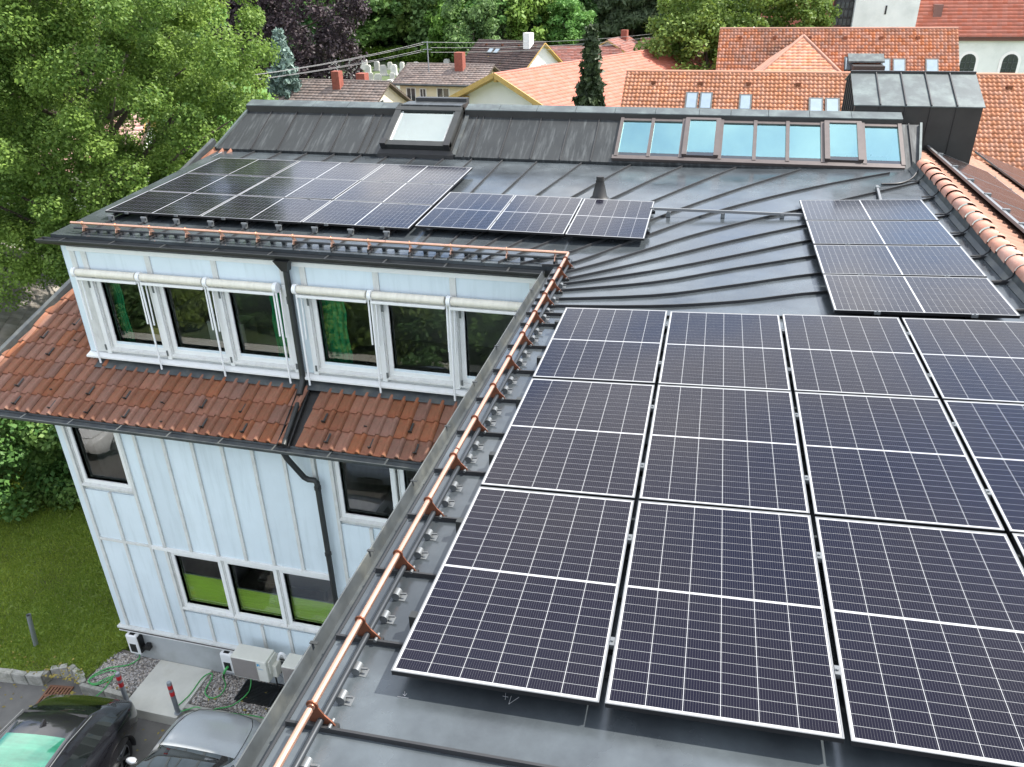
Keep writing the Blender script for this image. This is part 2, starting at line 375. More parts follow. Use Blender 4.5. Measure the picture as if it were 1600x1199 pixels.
# ------------------------------------------------------------------ mesh builder
class MB:
    def __init__(self):
        self.v, self.f, self.smooth = [], [], []

    def add(self, vs, fs, smooth=False):
        o = len(self.v)
        self.v += [tuple(p) for p in vs]
        self.f += [tuple(i + o for i in f) for f in fs]
        self.smooth += [smooth] * len(fs)
        return self

    def box(self, x0, x1, y0, y1, z0, z1):
        return self.add([(x0, y0, z0), (x1, y0, z0), (x1, y1, z0), (x0, y1, z0), (x0, y0, z1), (x1, y0, z1), (x1, y1, z1), (x0, y1, z1)],
                        [(0, 3, 2, 1), (4, 5, 6, 7), (0, 1, 5, 4), (1, 2, 6, 5), (2, 3, 7, 6), (3, 0, 4, 7)])

    def quad(self, a, b, c, d):
        return self.add([a, b, c, d], [(0, 1, 2, 3)])

    def hexa(self, lo, hi):
        """solid between two quads given corner by corner"""
        return self.add(list(lo) + list(hi), [(3, 2, 1, 0), (4, 5, 6, 7), (0, 1, 5, 4), (1, 2, 6, 5), (2, 3, 7, 6), (3, 0, 4, 7)])

    def bar(self, p0, p1, w, h, up=(0, 0, 1)):
        p0, p1 = Vector(p0), Vector(p1)
        d = (p1 - p0).normalized()
        u = Vector(up)
        s = d.cross(u)
        if s.length < 1e-4:
            s = d.cross(Vector((1, 0, 0)))
        s.normalize(); u = s.cross(d)
        q = []
        for p in (p0, p1):
            for a, b in ((-1, -1), (1, -1), (1, 1), (-1, 1)):
                q.append(p + s * (a * w / 2) + u * (b * h / 2))
        return self.add(q, [(0, 1, 2, 3), (7, 6, 5, 4), (0, 4, 5, 1), (1, 5, 6, 2), (2, 6, 7, 3), (3, 7, 4, 0)])

    def tube(self, pts, r, n=10, caps=True):
        pts = [Vector(p) for p in pts]
        rs = r if isinstance(r, (list, tuple)) else [r] * len(pts)
        vs, fs = [], []
        prev = None
        for i, p in enumerate(pts):
            d = (pts[min(i + 1, len(pts) - 1)] - pts[max(i - 1, 0)]).normalized()
            if prev is None:
                a = d.cross(Vector((0, 0, 1)))
                if a.length < 1e-3:
                    a = d.cross(Vector((1, 0, 0)))
            else:
                a = prev - d * prev.dot(d)
            a.normalize(); prev = a
            b = d.cross(a)
            for k in range(n):
                t = 2 * math.pi * k / n
                vs.append(p + (a * math.cos(t) + b * math.sin(t)) * rs[i])
        for i in range(len(pts) - 1):
            for k in range(n):
                k2 = (k + 1) % n
                fs.append((i * n + k, i * n + k2, (i + 1) * n + k2, (i + 1) * n + k))
        self.add(vs, fs, True)
        if caps:
            self.add(vs[:n], [tuple(range(n))[::-1]])
            self.add(vs[-n:], [tuple(range(n))])
        return self

    def prism(self, poly, ext):
        """extrude a 3-D polygon by vector ext"""
        n = len(poly)
        e = Vector(ext)
        vs = [Vector(p) for p in poly] + [Vector(p) + e for p in poly]
        fs = [tuple(range(n))[::-1], tuple(range(n, 2 * n))] + [(i, (i + 1) % n, n + (i + 1) % n, n + i) for i in range(n)]
        return self.add(vs, fs)

    def grid(self, rows, smooth=True, closed=False):
        nr, nc = len(rows), len(rows[0])
        vs = [p for r_ in rows for p in r_]
        fs = []
        for i in range(nr - 1):
            for j in range(nc - 1 + (1 if closed else 0)):
                j2 = (j + 1) % nc
                fs.append((i * nc + j, i * nc + j2, (i + 1) * nc + j2, (i + 1) * nc + j))
        return self.add(vs, fs, smooth)

    def mesh(self, name, mat):
        me = bpy.data.meshes.new(name)
        me.from_pydata([tuple(p) for p in self.v], [], self.f)
        me.polygons.foreach_set('use_smooth', self.smooth)
        if mat:
            me.materials.append(M[mat] if isinstance(mat, str) else mat)
        return me

    def build(self, name, mat, parent=None, kind=None, bevel=0.0, recalc=True):
        me = self.mesh(name, mat)
        if recalc:
            bm = bmesh.new(); bm.from_mesh(me)
            bmesh.ops.recalc_face_normals(bm, faces=bm.faces)
            if bevel:
                bmesh.ops.bevel(bm, geom=[e for e in bm.edges if len(e.link_faces) == 2 and e.calc_face_angle(0) > 0.6], offset=bevel, segments=2, affect='EDGES', profile=0.6, clamp_overlap=True)
            bm.to_mesh(me); bm.free()
        return link(name, me, parent, kind)


def link(name, me, parent=None, kind=None):
    o = bpy.data.objects.new(name, me)
    COL.objects.link(o)
    if parent is not None:
        o.parent = parent
        o.matrix_parent_inverse = pinv(parent)
    if kind:
        o['kind'] = kind
    return o


INV = {}


def pinv(p):
    """world-to-parent, so that children can be written in world coordinates (things stay where they were made)"""
    return INV.get(p.name, Matrix.Identity(4))


def thing(name, label, cat, loc=(0, 0, 0), group=None, world_children=True):
    o = bpy.data.objects.new(name, None)
    o.empty_display_size = 0.2
    COL.objects.link(o)
    o.location = loc
    if world_children:
        INV[o.name] = Matrix.Translation(-Vector(loc))
    tag(o, label, cat, group)
    return o


def tag(o, label=None, cat=None, group=None):
    if label: o['label'] = label
    if cat: o['category'] = cat
    if group: o['group'] = group
    return o


def children_of(o):
    return [c for c in COL.objects if c.parent == o]


def copy_thing(root, kids, label=None):
    """kids: list of (child, [grandchildren]); copies without operators"""
    r_ = root.copy(); COL.objects.link(r_)
    if label: r_['label'] = label
    for ch, gs in kids:
        c = ch.copy(); COL.objects.link(c); c.parent = r_
        for g in gs:
            d = g.copy(); COL.objects.link(d); d.parent = c
    return r_


def np_mesh(name, verts, quads, mat, tint=None, smooth=False):
    me = bpy.data.meshes.new(name)
    nv, nf = len(verts), len(quads)
    k = quads.shape[1]
    me.vertices.add(nv); me.vertices.foreach_set('co', np.ascontiguousarray(verts, dtype=np.float32).ravel())
    me.loops.add(nf * k); me.loops.foreach_set('vertex_index', np.ascontiguousarray(quads, dtype=np.int32).ravel())
    me.polygons.add(nf)
    me.polygons.foreach_set('loop_start', np.arange(nf, dtype=np.int32) * k)
    me.polygons.foreach_set('loop_total', np.full(nf, k, dtype=np.int32))
    if smooth:
        me.polygons.foreach_set('use_smooth', np.ones(nf, dtype=bool))
    me.update(calc_edges=True)
    if tint is not None:
        a = me.attributes.new('tint', 'FLOAT', 'FACE')
        a.data.foreach_set('value', np.ascontiguousarray(tint, dtype=np.float32))
    me.materials.append(M[mat] if isinstance(mat, str) else mat)
    return me


# ------------------------------------------------------------------ terrain and hard ground
PARK = -8.66
LAWN = -8.43


def terr(x, y):
    z = PARK - 0.04 + 0 * x
    z = z - 2.6 * np.clip((y - 22) / 35, 0, 1)
    z = z + 0.115 * np.clip(y - 76, 0, 400) - 0.0 * x
    z = z + 0.05 * np.clip(np.abs(x) - 90, 0, 300)
    return z


xs = np.concatenate([np.linspace(-600, -80, 14), np.linspace(-70, 70, 29), np.linspace(80, 600, 14)])
ys = np.concatenate([np.linspace(-300, -30, 8), np.linspace(-20, 200, 56), np.linspace(220, 700, 12)])
X, Y = np.meshgrid(xs, ys)
Z = terr(X, Y)
V = np.stack([X, Y, Z], -1).reshape(-1, 3)
nc = len(xs)
q = np.array([(i * nc + j, i * nc + j + 1, (i + 1) * nc + j + 1, (i + 1) * nc + j) for i in range(len(ys) - 1) for j in range(nc - 1)])
o = link('ground', np_mesh('ground', V, q, 'hill_ground', smooth=True), kind='structure')

MB().box(-16, 3.0, -9, 6.3, PARK - 0.03, PARK).build('parking_asphalt', 'asphalt', kind='structure')
# lawn sheet with kerb line, gravel beds
lawn_poly = [(-24, 5.28), (-12.5, 5.3), (-10.9, 5.32), (-10.12, 5.42), (-10.1, 5.62), (-9.75, 5.74), (-9.4, 5.66), (-9.22, 5.46), (-9.0, 6.3), (-8.78, 7.2), (-8.9, 26), (-26, 26)]
MB().prism([(x, y, LAWN - 0.3) for x, y in lawn_poly], (0, 0, 0.29)).build('lawn', 'grass_ground', kind='structure')
MB().prism([(x, y, LAWN - 0.3) for x, y in [(-9.22, 5.44), (-8.06, 5.38), (-8.06, 6.26), (-8.99, 6.3)]], (0, 0, 0.27)).build('gravel_bed', 'soil', kind='structure')
MB().prism([(x, y, LAWN - 0.3) for x, y in [(-6.95, 5.42), (-0.3, 5.5), (-0.3, 6.26), (-6.95, 6.26)]], (0, 0, 0.26)).build('gravel_bed', 'soil', kind='structure')
MB().box(-30, -1.0, -24, -6.0, PARK - 0.2, PARK + 0.05).build('garden_bed', 'garden_soil', kind='structure')
MB().box(-30, -1.0, -5.99, -5.2, PARK - 0.2, PARK + 0.02).build('paved_path', 'concrete', kind='structure')

# ------------------------------------------------------------------ main building
B = thing('office_building', 'long office building with dark sheet-metal roof, pale blue clad facade and red tiled skirt roof', 'building', (-4.0, 9.0, PARK))
SL = R(2.81)
TS = math.tan(SL)
ZE = -0.164
EX, EY = -0.485, 7.115          # eave lines of the right wing and of the back wing


def roofz(x, y):
    return ZE + TS * math.hypot(max(x - EX, 0), max(y - EY, 0))


def left_edge(y):               # skewed left end of the back wing roof
    return -8.585 + (y - 7.12) * (-0.295 / 5.2)


UPX = 4.93                      # upstand below the ridge tiles
YM = 12.42                      # foot of the steep roof
rows = []
yy = list(np.arange(-8.0, YM, 0.3)) + [YM]
xx = [EX + (UPX - EX) * i / 26 for i in range(27)]
roof = MB()
roof.grid([[(x, y, roofz(x, y)) for x in xx] for y in yy])
xb = [None] + list(np.linspace(-8.0, EX, 12))
yb = [EY + (YM - EY) * i / 10 for i in range(11)]
roof.grid([[(left_edge(y) if x is None else x, y, roofz(x if x else -8.5, y)) for x in xb] for y in yb])
# turned down edges
roof.quad((EX, -8, ZE), (EX, EY, ZE), (EX, EY, ZE - 0.05), (EX, -8, ZE - 0.05))
roof.quad((left_edge(EY), EY, ZE), (EX, EY, ZE), (EX, EY, ZE - 0.05), (left_edge(EY), EY, ZE - 0.05))
roof.quad((left_edge(EY), EY, ZE), (left_edge(YM), YM, roofz(-8, YM)), (left_edge(YM), YM, roofz(-8, YM) - 0.13), (left_edge(EY), EY, ZE - 0.13))
ROOF = roof.build('metal_roof', 'roof_metal', B, recalc=False)


def seam(pts, h=0.034, w=0.015, parent=None, name='standing_seam', zf=roofz, mat='seam_metal'):
    mb = MB()
    # resample
    P = [Vector((a, b, 0)) for a, b in pts]
    out = []
    for i in range(len(P) - 1):
        n = max(2, int((P[i + 1] - P[i]).length / 0.5))
        for k in range(n):
            out.append(P[i].lerp(P[i + 1], k / n))
    out.append(P[-1])
    rows_ = []
    for i, p in enumerate(out):
        d = (out[min(i + 1, len(out) - 1)] - out[max(i - 1, 0)]).normalized()
        s = Vector((-d.y, d.x, 0)) * (w / 2)
        z = zf(p.x, p.y)
        a, b = p - s, p + s
        rows_.append([(a.x, a.y, z - 0.004), (a.x, a.y, z + h), (b.x, b.y, z + h), (b.x, b.y, z - 0.004)])
    mb.grid(rows_, smooth=False)
    for r_, in ((rows_[0],), (rows_[-1],)):
        mb.add(r_, [(0, 1, 2, 3)])
    return mb.build(name, mat, parent)


def crom(pts, n=5):
    out = []
    P = [Vector(p) for p in pts]
    for i in range(len(P) - 1):
        p0, p1, p2, p3 = P[max(i - 1, 0)], P[i], P[i + 1], P[min(i + 2, len(P) - 1)]
        for k in range(n):
            t = k / n
            out.append(0.5 * ((2 * p1) + (p2 - p0) * t + (2 * p0 - 5 * p1 + 4 * p2 - p3) * t * t + (3 * p1 - p0 - 3 * p2 + p3) * t ** 3))
    out.append(P[-1])
    return out


for x in (-8.0, -7.38, -6.78, -6.16, -5.56, -4.97, -4.36, -3.76, -3.18, -2.57):
    seam([(x, EY + 0.01), (x + (0.02 if x > -3 else 0), YM)], parent=ROOF)
for y in (-7.53, -6.93, -6.33, -5.73, -5.13, -4.53, -3.93, -3.33, -2.73, -2.13, -1.53, -0.93, -0.33, 0.29, 0.895, 1.495, 2.10, 2.70, 3.305, 3.91, 4.50, 5.10):
    seam([(EX + 0.01, y), (UPX, y)], parent=ROOF)
fan = [
    [(-2.20, 7.12), (-2.12, 8.2), (-1.98, 10.4), (-1.85, 12.38)],
    [(-1.99, 7.12), (-1.78, 8.3), (-1.36, 10.37), (-0.97, 12.4)],
    [(-1.77, 7.12), (-1.42, 8.3), (-0.71, 10.41), (-0.39, 11.36), (-0.02, 12.4)],
    [(-1.50, 7.12), (-1.05, 8.2), (-0.02, 10.40), (0.46, 11.43), (0.95, 12.4)],
    [(-1.26, 7.12), (-0.74, 8.0), (0.63, 10.25), (1.17, 11.18), (1.92, 12.38)],
    [(-0.95, 7.12), (-0.29, 7.75), (0.65, 9.20), (1.22, 10.02), (2.01, 11.05), (3.05, 12.3)],
    [(-0.65, 7.12), (-0.21, 7.30), (0.7, 8.55), (1.54, 9.62), (2.48, 10.55), (3.45, 11.36), (4.5, 12.1)],
    [(-0.47, 6.75), (-0.21, 6.94), (0.41, 7.55), (1.28, 8.5), (2.14, 9.28), (2.89, 9.87), (4.86, 11.5)],
    [(-0.46, 6.54), (-0.17, 6.66), (0.8, 7.42), (1.84, 8.29), (2.92, 9.09), (4.9, 10.56)],
    [(-0.46, 6.36), (-0.21, 6.43), (0.84, 6.98), (1.84, 7.64), (2.92, 8.38), (4.92, 9.62)],
    [(-0.47, 6.12), (0.87, 6.55), (1.84, 7.12), (2.92, 7.71), (4.92, 8.72)],
    [(-0.47, 5.86), (0.91, 6.1), (1.83, 6.50), (2.93, 7.03), (4.92, 7.74)],
    [(-0.47, 5.66), (0.9, 5.75), (1.9, 5.98), (2.93, 6.38), (4.92, 6.82)],
    [(-0.48, 5.42), (0.9, 5.44), (2.4, 5.55), (4.92, 5.93)],
]
for f in fan:
    seam([(p.x, p.y) for p in crom([(a, b, 0) for a, b in f], 4)], parent=ROOF)
# chalk marks left by the fitters
ch = MB()
for a, b in (((0.044, -0.048), (0.109, -0.048)), ((0.072, -0.009), (0.083, -0.038)), ((0.083, -0.038), (0.068, -0.027)), ((0.083, -0.038), (0.089, -0.019)),
             ((0.609, 0.061), (0.64, 0.059)), ((0.62, 0.083), (0.629, 0.039)), ((0.655, 0.070), (0.654, 0.015)), ((0.654, 0.015), (0.698, 0.070))):
    ch.bar((a[0], a[1], roofz(*a) + 0.002), (b[0], b[1], roofz(*b) + 0.002), 0.0018, 0.001)
ch.build('chalk_mark', 'chalk', ROOF)
# vent cone on the roof
vx, vy = -0.32, 10.3
vz = roofz(vx, vy)
v = MB()
v.tube([(vx, vy, vz), (vx, vy, vz + 0.03), (vx, vy, vz + 0.27), (vx, vy, vz + 0.30)], [0.16, 0.125, 0.07, 0.075], 20)
v.tube([(vx, vy, vz + 0.30), (vx, vy, vz + 0.36)], [0.065, 0.065], 20)
v.build('roof_vent', 'dark_metal', ROOF)


def half_gutter(p0, p1, rad, side, mat, name, parent, hangers=True, step=0.9):
    """half-round gutter between two points; side = horizontal unit vector pointing to the outer lip"""
    p0, p1, s = Vector(p0), Vector(p1), Vector(side)
    mb = MB()
    prof_o = [(math.cos(a), -math.sin(a)) for a in np.linspace(0, math.pi, 13)]
    ring = [(c * rad, z * rad) for c, z in prof_o] + [(c * (rad - 0.006), z * (rad - 0.006)) for c, z in prof_o[::-1]]
    rows_ = [[p + s * a + Vector((0, 0, b)) for a, b in ring] for p in (p0, p1)]
    mb.grid(rows_, True, closed=True)
    d = (p1 - p0).normalized()
    mb.tube([p0 + s * rad, p1 + s * rad], 0.009, 8)
    for p in (p0, p1):
        mb.add([p + s * a + Vector((0, 0, b)) for a, b in [(c * rad, z * rad) for c, z in prof_o]], [tuple(range(13))])
    g = mb.build(name, mat, parent)
    if hangers:
        n = int((p1 - p0).length / step)
        for i in range(n):
            c = p0 + d * (step * (i + 0.5))
            MB().bar(c + s * rad * 1.02 + Vector((0, 0, 0.006)), c - s * rad * 1.0 + Vector((0, 0, 0.012)), 0.025, 0.004).build('gutter_hanger', mat, g)
    return g


g_ = MB()
gp = [(-0.470, -0.215), (-0.480, -0.262), (-0.585, -0.272), (-0.612, -0.182), (-0.620, -0.180), (-0.626, -0.190), (-0.600, -0.282), (-0.472, -0.274)]
g_.prism([(a, -8, b) for a, b in gp], (0, 14.98, 0))
GU = g_.build('gutter', 'gutter_metal', B)
for k in range(17):
    y = -7.5 + k * 0.86
    MB().bar((-0.628, y, -0.178), (-0.575, y, -0.176), 0.022, 0.004).build('gutter_clip', 'gutter_dark', GU)
half_gutter((-8.75, 7.04, -0.215), (-0.60, 7.04, -0.215), 0.085, (0, -1, 0), 'gutter_dark', 'gutter', B)
half_gutter((-10.35, 5.965, -2.875), (-0.36, 5.965, -2.875), 0.09, (0, -1, 0), 'gutter_metal', 'gutter', B)
# sheet strip next to the right-hand gutter
MB().box(EX - 0.002, EX + 0.012, -8, 6.98, ZE - 0.012, ZE + 0.006).build('eave_strip', 'seam_metal', ROOF)
# soffit boards
MB().box(-8.5, -0.3, 7.118, 7.16, -0.34, -0.215).build('soffit_board', 'dark_metal', B)

# ---- steep upper roof with seams, ridge cap, roof windows
SM = R(28.7)
CM, SMn = math.cos(SM), math.sin(SM)
Y0, Z0 = 12.40, 0.15


def steep(x, s, h=0.0):         # s along the slope from the lower edge, h above it
    return Vector((x, Y0 + s * CM - h * SMn, Z0 + s * SMn + h * CM))


SLEN = 1.32


def lx(s):                      # slanting left verge
    return -8.95 + s * (0.24 / 1.31)


def rx(s):
    return 5.06 + s * 0.09


st = MB()
n = 8
top = [[steep(lx(s), s)] + [steep(rx(s), s)] for s in np.linspace(0, SLEN, n)]


def patch(xa, xb_, s0, s1):
    st.grid([[steep(xa(s), s), steep(xb_(s), s)] for s in np.linspace(s0, s1, 5)], smooth=False)


k_ = lambda v: (lambda s: v)
patch(lx, k_(-4.98), 0, SLEN)
patch(k_(-3.78), k_(-0.33), 0, SLEN)
patch(k_(4.78), rx, 0, SLEN)
patch(k_(-4.98), k_(-3.78), 0, 0.2); patch(k_(-4.98), k_(-3.78), 1.2, SLEN)
patch(k_(-0.33), k_(4.78), 0, 0.17); patch(k_(-0.33), k_(4.78), 1.22, SLEN)
st.add([top[0][0], top[0][-1], top[0][-1] + Vector((0, 0.02, -0.09)), top[0][0] + Vector((0, 0.02, -0.09))], [(0, 1, 2, 3)])
for k in (0, -1):
    e = [r_[k] for r_ in top]
    st.grid([e, [p + Vector((0, 0, -0.30)) for p in e]], smooth=False)
STEEP = st.build('steep_roof', 'steep_metal', B, recalc=False)
# dark step between flat roof and steep roof
MB().box(left_edge(YM) - 0.02, 4.92, YM + 0.02, YM + 0.3, -0.05, Z0 - 0.005).build('roof_step', 'dark_metal', B)


def steep_seam(x, s0=0.0, s1=SLEN, w=0.014, h=0.03):
    mb = MB()
    a, b = steep(x, s0, h / 2), steep(x, s1, h / 2)
    mb.bar(a, b, w, h, up=(0, -SMn, CM))
    mb.build('standing_seam', 'seam_metal', STEEP)


for x in (-8.09, -7.48, -6.87, -6.26, -5.64, -5.47, -3.35, -3.21, -2.62, -1.99, -1.40, -0.80):
    steep_seam(x)
steep_seam(4.95, 0.02, SLEN)
# verge strips
mb = MB()
mb.bar(steep(lx(0) + 0.02, 0, 0.02), steep(lx(SLEN) + 0.02, SLEN, 0.02), 0.05, 0.05, up=(0, -SMn, CM))
mb.bar(steep(rx(0) - 0.02, 0, 0.02), steep(rx(SLEN) - 0.02, SLEN, 0.02), 0.04, 0.07, up=(0, -SMn, CM))
mb.build('verge_strip', 'patina', STEEP)


def cap_piece(x0, x1, dz=0.0):
    f0 = steep(0, SLEN - 0.06, 0.01)
    y, z = f0.y, f0.z
    prof = [(y, z), (y, z + 0.125 + dz), (y + 0.27, z + 0.205 + dz), (y + 0.55, z + 0.125 + dz), (y + 0.55, z), (y + 0.27, z + 0.05)]
    m_ = MB()
    m_.prism([(x0, a, b) for a, b in prof], (x1 - x0, 0, 0))
    return m_


caps = [-8.72, -7.55, -6.62, -5.72, -4.92, -5.16]
xs_ = [-8.72, -7.9, -7.1, -6.3, -5.5, -5.16]
for a, b in zip(xs_[:-1], xs_[1:]):
    cap_piece(a, b - 0.008).build('ridge_cap', 'patina', STEEP)
xs_ = [-3.62, -2.9, -2.1, -1.3, -0.5, 0.3, 1.15, 1.75, 2.45, 3.2, 3.95, 4.84]
for a, b in zip(xs_[:-1], xs_[1:]):
    cap_piece(a, b - 0.008).build('ridge_cap', 'patina', STEEP)
# dark front fold of the cap
f0 = steep(0, SLEN - 0.06, 0.01)
for a, b in ((-8.71, -5.17), (-3.61, 4.83)):
    MB().box(a, b, f0.y - 0.012, f0.y - 0.002, f0.z - 0.02, f0.z + 0.11).build('cap_front', 'dark_metal', STEEP)

# large roof window on its curb
W = MB()
xw0, xw1 = -5.10, -3.66
W.add([steep(xw0, -0.04, -0.1), steep(xw1, -0.04, -0.1), steep(xw1, SLEN + 0.1, -0.1), steep(xw0, SLEN + 0.1, -0.1),
       steep(xw0, 0.12, 0.10), steep(xw1, 0.12, 0.10), steep(xw1, SLEN + 0.1, 0.10), steep(xw0, SLEN + 0.1, 0.10)],
      [(0, 1, 5, 4), (1, 2, 6, 5), (2, 3, 7, 6), (3, 0, 4, 7)])
W.add([steep(-5.20, 0.0, 0.02), steep(-3.56, 0.0, 0.02), steep(-3.56, 0.0, 0.02) + Vector((0, -0.02, -0.22)), steep(-5.20, 0.0, 0.02) + Vector((0, -0.02, -0.22))], [(3, 2, 1, 0)])
W.add([steep(-5.20, 0.0, 0.021), steep(-3.56, 0.0, 0.021), steep(-3.64, 0.14, 0.10), steep(-5.12, 0.14, 0.10)], [(0, 1, 2, 3)])
RW = W.build('roof_window', 'dark_metal', B, recalc=False)
fr = MB()
up_ = (0, -SMn, CM)
for x in (xw0 + 0.06, xw1 - 0.06):
    fr.bar(steep(x, 0.16, 0.14), steep(x, SLEN - 0.1, 0.14), 0.13, 0.10, up=up_)
fr.bar(steep(xw0, SLEN - 0.08, 0.145), steep(xw1, SLEN - 0.08, 0.145), 0.12, 0.10, up=up_)
fr.bar(steep(xw0 - 0.02, 0.15, 0.135), steep(xw1 + 0.02, 0.15, 0.135), 0.14, 0.11, up=up_)
fr.build('window_frame', 'gutter_dark', RW)
ins = MB()
ins.bar(steep(xw0 + 0.15, 0.22, 0.10), steep(xw0 + 0.15, SLEN - 0.14, 0.10), 0.05, 0.10, up=up_)
ins.bar(steep(xw1 - 0.15, 0.22, 0.10), steep(xw1 - 0.15, SLEN - 0.14, 0.10), 0.05, 0.10, up=up_)
ins.build('inner_lining', 'white_paint', RW)
g = [steep(xw0 + 0.12, 0.2, 0.15), steep(xw1 - 0.12, 0.2, 0.15), steep(xw1 - 0.12, SLEN - 0.12, 0.15), steep(xw0 + 0.12, SLEN - 0.12, 0.15)]
MB().quad(*g).build('pane', 'clear_glass', RW, recalc=False)
sh = MB()
gb = [steep(xw0 + 0.12, 0.2, -0.7), steep(xw1 - 0.12, 0.2, -0.7), steep(xw1 - 0.12, SLEN - 0.12, -0.7), steep(xw0 + 0.12, SLEN - 0.12, -0.7)]
gt = [steep(xw0 + 0.12, 0.2, 0.1), steep(xw1 - 0.12, 0.2, 0.1), steep(xw1 - 0.12, SLEN - 0.12, 0.1), steep(xw0 + 0.12, SLEN - 0.12, 0.1)]
sh.add(gb + gt, [(0, 1, 2, 3), (0, 4, 5, 1), (1, 5, 6, 2), (2, 6, 7, 3), (3, 7, 4, 0)])
sh.build('light_shaft', 'interior_light', RW, recalc=False)
MB().box(-4.62, -4.36, steep(0, 0.55).y, steep(0, 0.85).y, steep(0, 0.6, -0.7).z, steep(0, 0.5, -0.25).z).build('shaft_post', 'white_plastic', RW)
mb = MB()
for x0_, x1_ in ((xw0 - 0.02, xw0 + 0.10), (xw1 - 0.10, xw1 + 0.02)):
    mb.bar(steep(x0_, 0.15, 0.16), steep(x1_, 0.15, 0.16), 0.16, 0.13, up=up_)
mb.build('frame_corner', 'black', RW)
MB().bar(steep(xw1 + 0.09, 0.02, 0.02), steep(xw1 + 0.09, SLEN + 0.12, 0.02), 0.08, 0.03, up=up_).build('flashing', 'gutter_metal', RW)
# raised cap behind the roof window
c0 = steep(0, SLEN + 0.05, 0.12)
MB().box(-5.05, -3.72, c0.y, c0.y + 0.5, c0.z - 0.35, c0.z + 0.05).build('window_head', 'steep_metal', RW)
MB().box(-4.9, -3.75, c0.y + 0.5, c0.y + 0.7, c0.z - 0.3, c0.z + 0.12).build('window_head_cap', 'seam_metal', RW)

# run of eight skylights
edges = [-0.33, 0.28, 0.88, 1.60, 2.22, 2.81, 3.43, 4.14, 4.78]
vent_i = (2, 6)
S0, S1 = 0.17, SLEN - 0.1
MB().bar(steep(-0.40, 0.10, 0.03), steep(4.80, 0.10, 0.03), 0.10, 0.06, up=up_).build('skylight_sill', 'cover_brown', STEEP)
shf = MB()
gb = [steep(-0.33, 0.2, -1.1), steep(4.78, 0.2, -1.1), steep(4.78, SLEN, -1.1), steep(-0.33, SLEN, -1.1)]
gt = [steep(-0.33, 0.15, -0.02), steep(4.78, 0.15, -0.02), steep(4.78, SLEN, -0.02), steep(-0.33, SLEN, -0.02)]
shf.add(gb + gt, [(0, 1, 2, 3), (0, 4, 5, 1), (1, 5, 6, 2), (2, 6, 7, 3), (3, 7, 4, 0)])
shf.build('skylight_shaft', 'interior_light', STEEP, recalc=False)
lam = MB()
for x in edges[1:-1:2]:
    lam.bar(steep(x + 0.1, 0.3, -0.8), steep(x + 0.1, SLEN - 0.1, -0.8), 0.08, 0.20, up=up_)
lam.bar(steep(-0.3, 0.8, -0.9), steep(4.75, 0.8, -0.9), 0.05, 0.30, up=up_)
lam.build('shaft_rib', 'cladding', STEEP)
for i in range(8):
    a, b = edges[i], edges[i + 1]
    sk = MB()
    hh = 0.05
    if i in vent_i:
        sk.bar(steep(a + 0.05, S0 + 0.02, 0.06), steep(b - 0.05, S0 + 0.02, 0.06), 0.05, 0.05, up=up_)
        sk.bar(steep(a + 0.03, S1, 0.07), steep(b - 0.03, S1, 0.07), 0.06, 0.08, up=up_)
        sk.bar(steep(a + 0.07, S0, 0.07), steep(a + 0.07, S1, 0.07), 0.09, 0.09, up=up_)
        sk.bar(steep(b - 0.07, S0, 0.07), steep(b - 0.07, S1, 0.07), 0.09, 0.09, up=up_)
    else:
        sk.bar(steep(a, S0 - 0.04, 0.03), steep(b, S0 - 0.04, 0.03), 0.04, 0.04, up=up_)
        sk.bar(steep(a, S1, 0.03), steep(b, S1, 0.03), 0.07, 0.05, up=up_)
    s_o = sk.build('skylight', 'cover_brown', B)
    if i in vent_i:
        g0, g1, h0 = a + 0.11, b - 0.11, 0.09
    else:
        g0, g1, h0 = a + 0.03, b - 0.03, 0.03
    MB().quad(steep(g0, S0, h0), steep(g1, S0, h0), steep(g1, S1 - 0.02, h0), steep(g0, S1 - 0.02, h0)).build('pane', 'sky_glass', s_o, recalc=False)
    MB().quad(steep(g0, S0, h0 + 0.003), steep(g1, S0, h0 + 0.003), steep(g1, S0 + 0.09, h0 + 0.003), steep(g0, S0 + 0.09, h0 + 0.003)).build('glass_edge', 'car_glass', s_o, recalc=False)
for x in edges:
    MB().bar(steep(x, 0.12, 0.04), steep(x, SLEN - 0.06, 0.04), 0.065, 0.06, up=up_).build('skylight_mullion', 'cover_brown', STEEP)

# ---- metal clad turret behind the ridge
T = MB()
tx0, tx1, ty0, ty1 = 4.03, 6.24, 13.92, 15.0
zf, zb = 1.05, 1.52
T.add([(tx0, ty0, -1), (tx1, ty0, -1.5), (tx1, ty1 + 0.6, -1.5), (tx0, ty1 + 0.6, -1), (tx0, ty0, zf), (tx1, ty0, zf), (tx1, ty1, zb), (tx0, ty1, zb), (tx1, ty1 + 0.6, zb - 0.2), (tx0, ty1 + 0.6, zb - 0.2)],
      [(0, 1, 5, 4), (1, 2, 8, 6, 5), (2, 3, 9, 8), (3, 0, 4, 7, 9)])
TUR = T.build('roof_turret', 'dark_metal', B, recalc=False)
tr = MB()
tr.hexa([(tx0 - 0.03, ty0 - 0.03, zf), (tx1 + 0.03, ty0 - 0.03, zf), (tx1 + 0.03, ty1, zb), (tx0 - 0.03, ty1, zb)],
        [(tx0 - 0.03, ty0 - 0.03, zf + 0.02), (tx1 + 0.03, ty0 - 0.03, zf + 0.02), (tx1 + 0.03, ty1, zb + 0.02), (tx0 - 0.03, ty1, zb + 0.02)])
